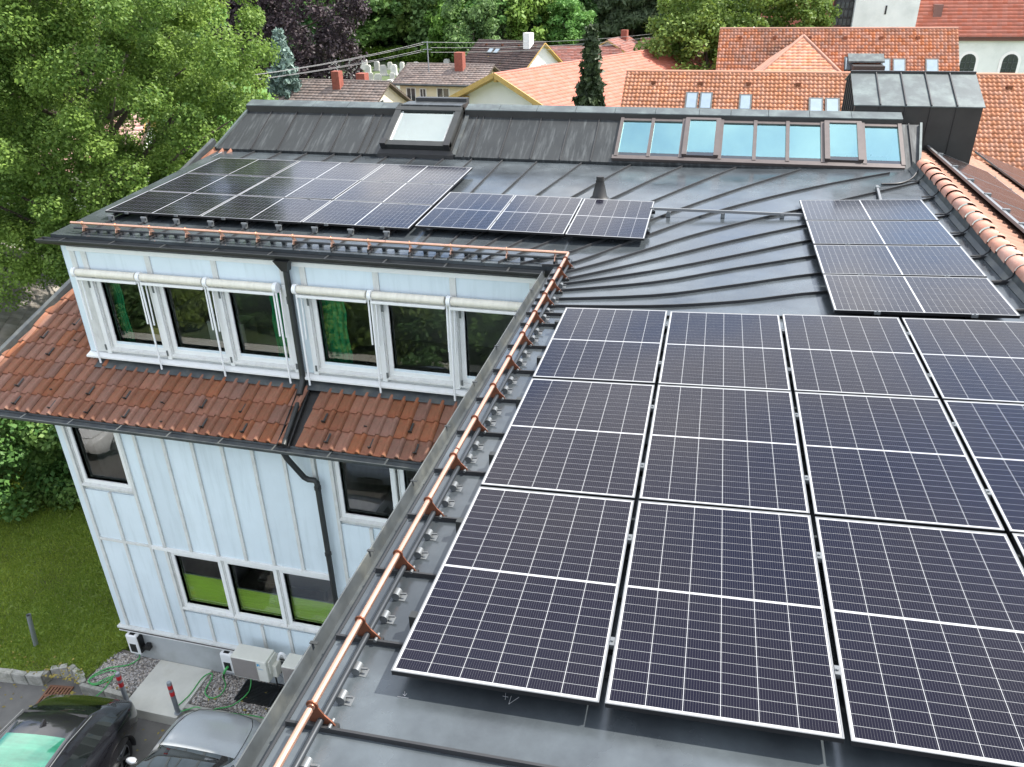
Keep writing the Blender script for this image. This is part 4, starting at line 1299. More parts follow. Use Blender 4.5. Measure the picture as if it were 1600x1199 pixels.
def snow_guard(label, run, pts, brackets, clips, clip_mat, tf):
    t = thing('snow_guard', label, 'snow guard', tf(pts[0], 0, 0), 'copper snow guards along the eaves')
    p0, p1 = tf(pts[0], 0, 0.155), tf(pts[1], 0, 0.155)
    n = max(2, int((p1 - p0).length / 2.4))
    for k in range(n):
        MB().tube([p0.lerp(p1, k / n), p0.lerp(p1, (k + 1) / n - 0.0012)], 0.0205, 14).build('copper_pipe', 'copper', t)
    MB().tube([tf(pts[0], 0.038, 0.058), tf(pts[1], 0.038, 0.058)], 0.0185, 12).build('lower_pipe', 'pipe_dark', t)
    bm_ = bracket_mb(0).mesh('bracket', 'copper_dark' if run == 'y' else 'copper')
    cl = MB()
    cl.box(-0.01, 0.06, -0.03, 0.03, 0.0, 0.006)
    cl.tube([(0.0, -0.028, 0.028), (0.0, 0.028, 0.028)], 0.028, 10)
    cl.bar((0.0, 0.0, 0.03), (0.065, 0.0, 0.04), 0.01, 0.01)
    clm = cl.mesh('ice_stop', clip_mat)
    bb = MB(); bb.box(-0.04, 0.13, -0.016, 0.016, 0.0, 0.035)
    bbm = bb.mesh('seam_clamp', 'dark_metal')
    bolt = MB(); bolt.tube([(0.092, -0.03, 0.04), (0.092, 0.03, 0.04)], 0.011, 8)
    bom = bolt.mesh('bolt', 'zinc')
    rot = Matrix.Identity(4) if run == 'y' else Matrix(((0, -1, 0, 0), (1, 0, 0, 0), (0, 0, 1, 0), (0, 0, 0, 1)))
    for s in brackets:
        w_ = Matrix.Translation(tf(s, 0, 0)) @ rot
        b = link('bracket', bm_, t); b.matrix_basis = w_
        for me, nm in ((bbm, 'seam_clamp'), (bom, 'bolt')):
            c = link(nm, me, t); c.matrix_basis = w_
    for s in clips:
        c = link('ice_stop', clm, t); c.matrix_basis = Matrix.Translation(tf(s, 0.07, 0.0)) @ rot
    return t


tfy = lambda s, u, h: Vector((-0.313 + u, s, roofz(-0.313 + u, min(s, 7)) + h))
tfx = lambda s, u, h: Vector((s, 7.262 + u, ZE + TS * (0.15 + u) + h))
by = [-7.53 + 0.6 * k for k in range(12)] + [-0.307, 0.307, 0.914, 1.51, 2.11, 2.71, 3.315, 3.92, 4.51, 5.11, 5.67, 6.13, 6.60, 7.02]
cy = [b + d for b in by[:-4] for d in (0.18, 0.38)] + [5.85, 6.35]
snow_guard('bright copper snow guard running away along the gutter beside the big solar array', 'y', (-7.9, 7.26), by, cy, 'zinc', tfy)
bx = [-8.06, -7.46, -6.85, -6.22, -5.62, -5.02, -4.42, -3.81, -3.23, -2.60, -1.99, -1.18, -0.5]
cx = [b + d for b in bx[:-1] for d in (0.21, 0.40)]
snow_guard('thin copper pipe snow guard along the front eave above the awnings', 'x', (-8.27, -0.30), bx, cx, 'pipe_dark', tfx)

# ------------------------------------------------------------------ solar panels
PW, PL = 1.134, 1.756
FW = 0.0075
ncol, nrow = 6, 24
mgx, mgy, midg = 0.010, 0.014, 0.016
cwp = (PW - 2 * FW - 2 * mgx) / ncol
chp = (PL - 2 * FW - 2 * mgy - midg) / nrow
cw, chh = cwp - 0.0034, chp - 0.0024


def panel_proto(individual, side='alu_dark', simple=False, cellmat='cell'):
    root = thing('solar_panel', 'x', 'solar panel', (0, 0, 0), 'solar panels on the roof', world_children=False)
    kids = []
    fm = MB()
    for x0_, x1_, y0_, y1_ in ((0, FW, 0, PL), (PW - FW, PW, 0, PL), (FW, PW - FW, 0, FW), (FW, PW - FW, PL - FW, PL)):
        fm.box(x0_, x1_, y0_, y1_, -0.004, 0.0)
    fr_ = link('panel_frame', fm.mesh('panel_frame', 'alu'), root); kids.append((fr_, []))
    sm = MB()
    for x0_, x1_, y0_, y1_ in ((0.001, 0.03, 0.001, PL - 0.001), (PW - 0.03, PW - 0.001, 0.001, PL - 0.001), (0.03, PW - 0.03, 0.001, 0.03), (0.03, PW - 0.03, PL - 0.03, PL - 0.001)):
        sm.box(x0_, x1_, y0_, y1_, -0.034, -0.0042)
    sd = link('frame_side', sm.mesh('frame_side', side), root); kids.append((sd, []))  # sides of the silver frame, their shade put into a dark colour
    bs = MB(); bs.quad((FW, FW, -0.0025), (PW - FW, FW, -0.0025), (PW - FW, PL - FW, -0.0025), (FW, PL - FW, -0.0025))
    bo = link('backsheet', bs.mesh('backsheet', 'backsheet'), root); kids.append((bo, []))

    def cell_uv(me):
        uvl = me.uv_layers.new(name='UVMap')
        for p in me.polygons:
            for li, (u_, v_) in zip(p.loop_indices, ((0, 0), (1, 0), (1, 1), (0, 1))):
                uvl.data[li].uv = (u_ + 0.045, v_)
    pos = []
    for r_ in range(nrow):
        for c_ in range(ncol):
            x = FW + mgx + c_ * cwp + 0.0021
            y = FW + mgy + r_ * chp + 0.0017 + (midg if r_ >= nrow // 2 else 0)
            pos.append((x, y))
    if individual:
        c = MB().quad((0, 0, 0), (cw, 0, 0), (cw, chh, 0), (0, chh, 0)).mesh('cell', cellmat)
        cell_uv(c)
        for x, y in pos:
            co = link('cell', c, root); co.location = (x, y, -0.0018); kids.append((co, []))
    else:
        cm_ = MB()
        for x, y in pos:
            cm_.quad((x, y, -0.0018), (x + cw, y, -0.0018), (x + cw, y + chh, -0.0018), (x, y + chh, -0.0018))
        c = cm_.mesh('cell_field', cellmat); cell_uv(c)
        co = link('cell_field', c, root); co['kind'] = 'stuff'; kids.append((co, []))
    cl = MB()
    for y in (0.42, 1.34):
        cl.box(PW + 0.002, PW + 0.028, y - 0.03, y + 0.03, -0.03, 0.004)
        cl.tube([(PW + 0.015, y, 0.0), (PW + 0.015, y, 0.014)], 0.008, 8)
    k_ = link('panel_clamp', cl.mesh('panel_clamp', 'zinc'), root); kids.append((k_, []))
    return root, kids


panel_pool = {}


def put_panel(kind, matrix, label):
    if kind not in panel_pool:
        root, kids = panel_proto(kind == 'cells', cellmat='cell_dark' if kind == 'east' else 'cell')
        panel_pool[kind] = (root, kids)
        o_ = root
    else:
        root, kids = panel_pool[kind]
        o_ = copy_thing(root, kids)
    o_['label'] = label
    # no two panels lie quite alike
    matrix = matrix @ Matrix.Rotation(random.gauss(0, .0022), 4, 'X') @ Matrix.Rotation(random.gauss(0, .0022), 4, 'Y')
    o_.matrix_world = matrix
    return o_


rotR = Matrix.Rotation(-SL, 4, 'Y')
rotB = Matrix.Rotation(SL, 4, 'X')
rowname = ['front', 'middle', 'back']
colname = ['first', 'second', 'third', 'fourth']
for j in range(3):
    for i in range(4):
        s = i * 1.1643
        m_ = Matrix.Translation((s * math.cos(SL), j * 1.7888, s * math.sin(SL))) @ rotR
        put_panel('cells', m_, f'upright panel in the {rowname[j]} row of the big array, {colname[i]} column from the copper pipe')
rk = ['nearest', 'second nearest', 'third nearest', 'farthest']
for j in range(4):
    # landscape: panel length runs upslope
    m_ = Matrix.Translation((2.865 * math.cos(SL), 5.495 + j * 1.172 + PW, 2.865 * math.sin(SL) + 0.0)) @ rotR @ Matrix.Rotation(R(-90), 4, 'Z')
    put_panel('cells', m_, f'crosswise panel, {rk[j]} of the column of four beside the clay ridge tiles')
for i in range(3):
    xx_ = (-2.80, -1.655, -0.50)[i]
    m_ = Matrix.Translation((xx_, 8.04, ZE + TS * (8.04 - EY) + 0.14)) @ rotB
    put_panel('cells', m_, ('upright panel left of the three in front of the vent cone', 'upright panel in the middle of the three in front of the vent cone', 'upright panel right of the three in front of the vent cone')[i])
for j in range(3):
    for i in range(3):
        x_ = -8.17 + i * (PL + 0.02)
        y_ = 7.925 + j * (PW + 0.018)
        m_ = Matrix.Translation((x_, y_ + PW * math.cos(SL), ZE + TS * (y_ + PW - EY) + 0.14)) @ rotB @ Matrix.Rotation(R(-90), 4, 'Z')
        put_panel('field', m_, f'crosswise panel in the {rowname[j]} row of the left array, {("left", "centre", "right")[i]} column')
# end clamps on the left side of the big array
for j in range(3):
    for y in (0.42, 1.34):
        m_ = MB(); m_.box(-0.045, -0.002, j * 1.7888 + y - 0.025, j * 1.7888 + y + 0.025, -0.13, 0.004)
        m_.build('end_clamp', 'gutter_dark', B)
# panels on the east slope
rotE = Matrix.Rotation(ES, 4, 'Y')
for k in range(6):
    y = 3.2 + k * 1.776
    m_ = Matrix.Translation(east(5.47, y, 0.12)) @ rotE
    put_panel('east', m_, f'brown-black panel in the upper row on the slope right of the ridge tiles, number {k + 1} from the near end' if False else
              ('brownish panel in the upper row right of the ridge tiles, ' + ('nearest the camera', 'second from the near end', 'third from the near end', 'third from the turret', 'second from the turret', 'beside the turret')[k]))
for k in range(5):
    y = 8.4 + k * 1.776
    m_ = Matrix.Translation(east(7.22, y, 0.12)) @ rotE
    put_panel('east', m_, 'brownish panel in the lower row right of the turret, ' + ('nearest the camera', 'second from the near end', 'in the middle of the row', 'second from the far end', 'at the far end')[k])

# mounting rails
def rail(label, p0, p1, feet, w=0.04, mat='alu', group='mounting rails'):
    t = thing('mounting_rail', label, 'rail', p0, group)
    MB().bar(p0, p1, w, 0.04).build('rail_bar', mat, t)
    for f in feet:
        q_ = Vector(p0).lerp(Vector(p1), f)
        zr = roofz(q_.x, q_.y)
        m_ = MB()
        m_.box(q_.x - 0.03, q_.x + 0.03, q_.y - 0.035, q_.y + 0.035, zr + 0.005, zr + 0.07)
        m_.box(q_.x - 0.02, q_.x + 0.02, q_.y - 0.05, q_.y + 0.015, zr + 0.06, q_.z - 0.02)
        m_.build('rail_foot', 'zinc', t)
    return t


rail('bare aluminium rail bridging the roof between the three panels and the column of four', (0.60, 9.42, 0.085), (2.95, 9.47, 0.085), (0.12, 0.47, 0.84), 0.035)
rail('short aluminium rail stub sticking out behind the farthest panel of the column of four', (4.05, 10.15, 0.175), (4.15, 11.15, 0.175), (0.85,), 0.035)
for i, x in enumerate((-8.0, -7.38, -6.78, -6.16, -5.56, -4.97, -4.36, -3.76, -3.18)):
    z0_ = ZE + TS * (7.86 - EY) + 0.085
    z1_ = ZE + TS * (11.3 - EY) + 0.085
    t = thing('mounting_rail', ('leftmost', 'second', 'third', 'fourth', 'fifth', 'sixth', 'seventh', 'eighth', 'rightmost')[i] + ' of the rails under the left array, its clamp showing at the front edge', 'rail', (x, 7.86, z0_), 'mounting rails')
    MB().bar((x, 7.90, z0_), (x, 11.2, z1_), 0.035, 0.035).build('rail_bar', 'alu_dark', t)
    m_ = MB()
    m_.box(x - 0.03, x + 0.03, 7.80, 7.87, z0_ - 0.07, z0_ + 0.0)
    m_.tube([(x - 0.05, 7.83, z0_ + 0.005), (x + 0.05, 7.83, z0_ + 0.005)], 0.018, 8)
    m_.build('rail_clamp', 'zinc', t)
for j in range(3):
    for k, y in enumerate((0.42, 1.34)):
        y_ = j * 1.7888 + y
        t = thing('mounting_rail', f'dark rail under the {rowname[j]} row of the big array, {("nearer", "farther")[k]} one', 'rail', (0.0, y_, -0.06), 'mounting rails')
        MB().bar((-0.03, y_, -0.062), (4.63, y_, -0.062 + 4.66 * TS), 0.04, 0.05).build('rail_bar', 'alu_dark', t)
for k, x in enumerate((3.3, 4.2)):
    t = thing('mounting_rail', f'dark rail under the column of four panels, {("gutter", "ridge")[k]} side', 'rail', (x, 5.5, 0.07), 'mounting rails')
    zz_ = -0.085 + (x) * TS
    MB().bar((x, 5.47, zz_), (x, 10.2, zz_), 0.04, 0.05).build('rail_bar', 'alu_dark', t)
    MB().box(x - 0.04, x + 0.04, 5.43, 5.47, zz_ - 0.03, zz_ + 0.02).build('rail_clamp', 'zinc', t)
for k, y in enumerate((8.45, 9.40)):
    z_ = ZE + TS * (y - EY) + 0.085
    t = thing('mounting_rail', f'dark rail under the three panels by the vent cone, {("front", "rear")[k]} one', 'rail', (-2.8, y, z_), 'mounting rails')
    MB().bar((-2.85, y, z_), (0.68, y, z_), 0.04, 0.045).build('rail_bar', 'alu_dark', t)
t = thing('mounting_rail', 'long bright rail with clamps beside the clay ridge tiles', 'rail', tuple(east(5.38, 3, 0.13)), 'mounting rails')
MB().bar(east(5.40, 2.8, 0.13), east(5.40, 14.3, 0.13), 0.04, 0.045).build('rail_bar', 'alu', t)
MB().bar(east(5.455, 2.8, 0.125), east(5.455, 14.3, 0.125), 0.05, 0.02).build('rail_groove', 'black', t)
for y in (3.6, 4.6, 5.6, 6.6, 7.6, 8.5, 9.2, 10.1, 11.03, 12.03, 13.07, 14.1):
    MB().box(*(lambda p: (p.x - 0.03, p.x + 0.06, y - 0.025, y + 0.025, p.z - 0.02, p.z + 0.03))(east(5.42, y, 0.145))).build('rail_clamp', 'zinc', t)
# cables beside the upstand
m_ = MB()
m_.tube(crom([(4.25, 11.35, roofz(4.25, 11.35) + 0.02), (4.55, 11.42, roofz(4.5, 11.4) + 0.02), (4.78, 11.7, roofz(4.8, 11.7) + 0.03), (4.92, 12.0, 0.30)], 6), 0.018, 8)
tag(m_.build('roof_cable', 'black', None), 'black cable curling up to the ridge tiles beside the last skylight', 'cable')

# ------------------------------------------------------------------ yard: slab, kerbs, bollards, post, grate
m_ = MB().box(-8.07, -6.94, 5.09, 6.225, PARK - 0.02, LAWN)
tag(m_.build('concrete_slab', 'concrete', None, bevel=0.012), 'pale square concrete slab in front of the plinth between two gravel beds', 'slab')


def kerb_line(pts, stone, w=0.13, h0=PARK - 0.05, h1=LAWN + 0.015):
    P = [Vector((x, y, 0)) for x, y in pts]
    for a, b in zip(P[:-1], P[1:]):
        n_ = max(1, int(round((b - a).length / stone)))
        for k in range(n_):
            p0, p1 = a.lerp(b, k / n_), a.lerp(b, (k + 1) / n_)
            d = (p1 - p0).normalized()
            s_ = Vector((-d.y, d.x, 0)) * w * random.uniform(0.85, 1.1)
            p0 = p0 + d * 0.006; p1 = p1 - d * 0.006
            j = lambda: random.uniform(-0.012, 0.012)
            top_ = h1 + random.uniform(-0.012, 0.012)
            q_ = [p0, p1, p1 + s_, p0 + s_]
            mb_ = MB().hexa([(p.x, p.y, h0) for p in q_], [(p.x + j(), p.y + j(), top_ + j() * 0.5) for p in q_])
            mb_.build('kerb_stone', 'kerb', KERB, bevel=0.012)


KERB = thing('kerb', 'row of pale kerb stones bordering lawn and gravel, bulging round the drain', 'kerb', (-9.5, 5.3, PARK))
kerb_line([(-14.5, 5.12), (-11.0, 5.2), (-10.05, 5.30)], 0.32)
kerb_line([(-10.05, 5.34), (-10.02, 5.50), (-9.72, 5.62), (-9.46, 5.54), (-9.22, 5.34)], 0.17)
kerb_line([(-9.2, 5.32), (-8.08, 5.27)], 0.55, 0.09)
kerb_line([(-6.93, 5.31), (-0.6, 5.42)], 0.9, 0.09)


def bollard(x, y, lean, label):
    t = thing('bollard', label, 'bollard', (x, y, LAWN), 'red banded bollards on the slab')
    P = lambda s: (x + lean * s, y, LAWN + s)
    MB().tube([P(0), P(0.76), P(0.785)], [0.042, 0.042, 0.036], 16).build('post', 'post_grey', t)
    for a, b in ((0.46, 0.56), (0.63, 0.72)):
        MB().tube([P(a), P(b)], 0.0435, 16).build('red_band', 'red_paint', t)
    MB().tube([P(0), P(0.015)], 0.065, 16).build('base_plate', 'post_grey', t)


bollard(-8.01, 5.17, 0.0, 'grey bollard with two red bands at the left corner of the concrete slab')
bollard(-6.975, 5.20, 0.0, 'grey bollard with two red bands at the slab corner beside the silver car')
m_ = MB()
m_.tube([(-10.78, 5.99, LAWN), (-10.66, 5.99, LAWN + 0.83)], 0.045, 14, caps=False)
m_.tube([(-10.66, 5.99, LAWN + 0.83), (-10.665, 5.99, LAWN + 0.79)], [0.045, 0.036], 14, caps=False)
po = m_.build('steel_post', 'post_grey', None)
tag(po, 'plain grey steel post leaning slightly on the lawn', 'post')
MB().tube([(-10.663, 5.99, LAWN + 0.80), (-10.665, 5.99, LAWN + 0.785)], 0.036, 14).build('post_hole', 'black', po)
GR = thing('drain_grate', 'rusty square drain grate in the kerb bay behind the black car', 'drain', (-9.65, 5.15, PARK))
gm = Matrix.Translation((-9.66, 5.14, PARK + 0.006)) @ Matrix.Rotation(R(8), 4, 'Z')
g_ = MB()
for y0_, y1_ in ((-0.24, -0.20), (-0.02, 0.02), (0.20, 0.24)):
    g_.box(-0.24, 0.24, y0_, y1_, 0, 0.025)
for k in range(8):
    x = -0.24 + k * 0.0633
    g_.box(x, x + 0.036, -0.20, -0.02, 0, 0.024); g_.box(x, x + 0.036, 0.02, 0.20, 0, 0.024)
g_.v = [tuple(gm @ Vector(p)) for p in g_.v]
g_.build('grate_bars', 'rust', GR)
h_ = MB().box(-0.23, 0.23, -0.23, 0.23, -0.004, 0.002)
h_.v = [tuple(gm @ Vector(p)) for p in h_.v]
h_.build('drain_pit', 'black', GR)

# pebbles
def pebbles(n, x0, x1, y0, y1, z, name, seed):
    rg = np.random.default_rng(seed)
    ico = np.array([(0, 0, 1), (.894, 0, .447), (.276, .851, .447), (-.724, .526, .447), (-.724, -.526, .447), (.276, -.851, .447)])
    fc = np.array([(0, 1, 2), (0, 2, 3), (0, 3, 4), (0, 4, 5), (0, 5, 1)])
    c = np.stack([rg.uniform(x0, x1, n), rg.uniform(y0, y1, n), np.full(n, z) + rg.uniform(-0.008, 0.006, n)], -1)
    r_ = rg.uniform(0.011, 0.024, (n, 1, 1)) * rg.uniform(0.7, 1.3, (n, 1, 3))
    a = rg.uniform(0, 6.28, n)
    rot = np.zeros((n, 3, 3)); rot[:, 0, 0] = np.cos(a); rot[:, 0, 1] = -np.sin(a); rot[:, 1, 0] = np.sin(a); rot[:, 1, 1] = np.cos(a); rot[:, 2, 2] = 1
    v_ = np.einsum('nij,nkj->nki', rot, ico[None] * r_) + c[:, None]
    f_ = fc[None] + (np.arange(n) * 6)[:, None, None]
    o_ = link(name, np_mesh(name, v_.reshape(-1, 3), f_.reshape(-1, 3), 'pebble', np.repeat(rg.random(n), 5)), kind='stuff')
    return o_


o_ = pebbles(3600, -9.14, -8.08, 5.42, 6.22, LAWN - 0.028, 'pebbles', 3)
tag(o_, 'mixed grey pebbles between lawn and concrete slab', 'gravel')
o_ = pebbles(6500, -6.92, -4.0, 5.46, 6.22, LAWN - 0.038, 'pebbles', 4)
tag(o_, 'mixed grey pebbles under the air conditioners right of the slab', 'gravel')
# light well grating
LWG = thing('light_well_grating', 'dark metal grating over the light well below the air conditioner', 'grating', (-5.5, 5.9, LAWN))
g_ = MB()
for k in range(16):
    y = 5.70 + k * 0.03
    g_.box(-6.12, -4.75, y, y + 0.011, LAWN - 0.01, LAWN + 0.012)
g_.build('grating_bars', 'gutter_dark', LWG)
g_ = MB()
for x in (-6.13, -5.44, -4.75):
    g_.box(x - 0.01, x + 0.01, 5.69, 6.17, LAWN - 0.012, LAWN + 0.016)
g_.build('grating_frame', 'pipe_dark', LWG)
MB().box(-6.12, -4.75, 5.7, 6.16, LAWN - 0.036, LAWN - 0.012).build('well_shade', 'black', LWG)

# air conditioners
def air_conditioner(x0, x1, label):
    y0, y1, z0, z1 = 5.66, 5.98, -7.74, -7.25
    t = thing('air_conditioner', label, 'air conditioner', (x0, y0, z0), 'outdoor air conditioning units on the wall')
    MB().box(x0, x1, y0, y1, z0, z1).build('casing', 'ac_cream', t, bevel=0.018)
    g = MB()
    gx1 = x0 + (x1 - x0) * 0.70
    for k in range(28):
        z = z0 + 0.03 + k * (z1 - z0 - 0.05) / 28
        g.box(x0 + 0.02, gx1, y0 - 0.008, y0 - 0.001, z, z + 0.009)
    for k in range(18):
        x = x0 + 0.02 + k * (gx1 - x0 - 0.02) / 17
        g.box(x - 0.002, x + 0.002, y0 - 0.0085, y0 - 0.002, z0 + 0.03, z1 - 0.02)
    g.build('fan_grille', 'ac_grille', t)
    MB().box(x0 + 0.02, gx1, y0 - 0.0009, y0 - 0.0004, z0 + 0.03, z1 - 0.02).build('grille_back', 'ac_grille', t)
    MB().box(gx1 + 0.008, gx1 + 0.014, y0 - 0.004, y0 - 0.0005, z0 + 0.01, z1 - 0.01).build('panel_joint', 'ac_grille', t)
    e = MB()
    ex = gx1 + 0.03
    e.add([(ex, y0 - 0.003, z1 - 0.06), (ex + 0.055, y0 - 0.003, z1 - 0.06), (ex, y0 - 0.003, z1 - 0.13)], [(0, 2, 1)])
    e.add([(ex + 0.058, y0 - 0.003, z1 - 0.075), (ex + 0.058, y0 - 0.003, z1 - 0.105), (ex + 0.03, y0 - 0.003, z1 - 0.105)], [(0, 2, 1)])
    e.build('emblem', 'emblem_blue', t, recalc=False)
    cu = bpy.data.curves.new('lettering', 'FONT'); cu.body = 'DAIKIN'; cu.size = 0.034
    tmp = bpy.data.objects.new('lettering', cu); COL.objects.link(tmp)
    dg = bpy.context.evaluated_depsgraph_get()
    me = bpy.data.meshes.new_from_object(tmp.evaluated_get(dg))
    bpy.data.objects.remove(tmp)
    me.materials.clear(); me.materials.append(M['emblem_blue'])
    l_ = link('lettering', me, t)
    l_.matrix_basis = Matrix.Translation((ex - 0.004, y0 - 0.003, z1 - 0.19)) @ Matrix.Rotation(R(90), 4, 'X')
    sv = MB()
    sv.box(x1, x1 + 0.035, y0 + 0.05, y1 - 0.01, z0 + 0.16, z1 - 0.03)
    sv.box(x1 + 0.001, x1 + 0.10, y0 + 0.12, y1 - 0.02, z0 + 0.02, z0 + 0.30)
    sv.build('valve_cover', 'ac_cream', t, bevel=0.02)
    MB().tube(crom([(x1 + 0.06, y1 - 0.05, z0 + 0.3), (x1 + 0.11, y1, z0 + 0.42), (x1 + 0.17, y1 + 0.02, z0 + 0.36), (x1 + 0.18, y1 + 0.05, z0 + 0.12), (x1 + 0.13, YL, z0 + 0.05)], 5), 0.026, 8).build('refrigerant_pipe', 'white_plastic', t)
    br = MB()
    for x in (x0 + 0.08, x1 - 0.08):
        br.bar((x, y0 + 0.02, z0 - 0.02), (x, YL + 0.03, z0 - 0.02), 0.035, 0.035)
        br.bar((x, YL + 0.01, z0 - 0.02), (x, YL + 0.01, z0 - 0.22), 0.035, 0.03)
    br.build('wall_bracket', 'post_grey', t)


air_conditioner(-5.965, -5.27, 'cream air conditioner with taupe grille right of the charger with plugged green cable')
air_conditioner(-4.97, -4.28, 'cream air conditioner partly hidden by the roof gutter, right of the other unit')
LT = thing('lattice_guard', 'dark metal lattice guard leaning below the gap between the air conditioners', 'lattice', (-5.1, 5.95, LAWN))
g_ = MB()
for k in range(9):
    x = -5.35 + k * 0.09
    g_.bar((x, 6.0, -7.83), (x + 0.28, 6.0, -8.16), 0.008, 0.008); g_.bar((x + 0.28, 6.006, -7.83), (x, 6.006, -8.16), 0.008, 0.008)
g_.build('lattice', 'post_grey', LT)
g_ = MB()
g_.bar((-5.38, 6.0, -8.17), (-4.25, 6.0, -8.17), 0.02, 0.02); g_.bar((-5.38, 6.0, -7.82), (-4.25, 6.0, -7.82), 0.02, 0.02)
g_.bar((-4.9, 6.0, -8.40), (-4.9, 6.0, -7.8), 0.02, 0.02); g_.bar((-5.38, 6.0, -8.40), (-5.38, 6.0, -7.8), 0.02, 0.02)
g_.build('lattice_frame', 'dark_metal', LT)


def charger(x0, label, plug):
    y1 = YL + 0.025
    y0 = y1 - 0.14
    z0, z1 = -8.24, -7.76
    w_ = 0.25
    t = thing('charging_station', label, 'car charger', (x0, y1, z0), 'car charging stations on the plinth')
    MB().box(x0, x0 + w_, y0, y1, z0, z1).build('housing', 'white_plastic', t, bevel=0.03)
    MB().box(x0 + 0.05, x0 + w_ - 0.06, y0 - 0.004, y0 + 0.01, z0 + 0.06, z0 + 0.27).build('socket_panel', 'black', t, bevel=0.004)
    MB().box(x0 + 0.07, x0 + w_ - 0.07, y0 + 0.03, y1 - 0.05, z1 - 0.006, z1 + 0.006).build('top_recess', 'black', t)
    MB().box(x0 + w_ - 0.004, x0 + w_ + 0.02, y0 + 0.015, y1, z0 + 0.04, z1 - 0.03).build('side_panel', 'black', t, bevel=0.004)
    if plug:
        MB().tube(crom([(x0 + 0.13, y0 - 0.005, z0 + 0.17), (x0 + 0.12, y0 - 0.07, z0 + 0.16), (x0 + 0.09, y0 - 0.11, z0 + 0.09)], 5), 0.024, 10).build('plug', 'cable_green', t)
        MB().tube([(x0 + 0.09, y0 - 0.11, z0 + 0.09), (x0 + 0.075, y0 - 0.115, z0 - 0.03)], [0.022, 0.014], 10).build('plug_grip', 'black', t)
    else:
        h = MB()
        h.box(x0 + w_ + 0.02, x0 + w_ + 0.17, y1 - 0.09, y1, z0 + 0.10, z0 + 0.17)
        h.box(x0 + w_ + 0.10, x0 + w_ + 0.19, y1 - 0.10, y1 - 0.01, z0 + 0.13, z0 + 0.25)
        h.build('cable_holder', 'black', t, bevel=0.012)


charger(-8.60, 'white wall charger with black cable holder at the left end of the plinth', False)
charger(-6.56, 'white wall charger with a green plug left of the air conditioner', True)


def cable(pts, label, r_=0.011):
    m_ = MB().tube(crom(pts, 8), r_, 8)
    tag(m_.build('charging_cable', 'cable_green', None), label, 'cable', 'green charging cables')


zc_ = LAWN + 0.012
cable([(-8.46, 6.14, -8.24), (-8.47, 6.12, -8.38), (-8.60, 5.95, zc_), (-8.95, 5.78, zc_), (-9.1, 5.5, zc_), (-8.92, 5.38, zc_), (-8.72, 5.55, zc_), (-8.72, 5.75, zc_), (-8.9, 5.7, zc_ + .02), (-9.08, 5.45, zc_ + .02), (-8.9, 5.40, zc_ + .02), (-8.70, 5.62, zc_ + .02), (-8.66, 5.42, zc_), (-8.68, 5.25, LAWN), (-8.7, 5.0, PARK + 0.3), (-8.55, 4.75, PARK + 0.62)],
      'green cable looped on the pebbles, leading from the left charger to the black car')
cable([(-6.49, 5.95, -8.2), (-6.46, 5.93, zc_), (-6.45, 5.72, zc_ - .01), (-6.58, 5.62, zc_), (-6.76, 5.72, zc_), (-6.80, 6.0, zc_ + .02), (-6.88, 6.12, zc_ + 0.02), (-7.0, 6.0, zc_), (-7.0, 5.6, zc_), (-7.06, 5.3, zc_), (-6.96, 5.22, zc_), (-6.7, 5.38, zc_), (-6.55, 5.30, LAWN), (-6.45, 5.15, PARK + 0.28), (-6.30, 4.98, PARK + 0.5)],
      'green cable running over the concrete slab round the bollard to the silver car')
cable([(-6.0, 6.14, -8.1), (-5.98, 6.02, zc_ + 0.03), (-5.95, 5.8, zc_ + 0.03), (-6.1, 5.55, zc_), (-6.35, 5.42, zc_), (-6.3, 5.36, zc_ + .01), (-6.0, 5.40, zc_), (-5.6, 5.44, zc_), (-5.3, 5.42, zc_), (-5.2, 5.3, LAWN), (-5.15, 5.25, PARK + 0.1)],
      'green cable hanging under the air conditioner and crossing the gravel behind the silver car')

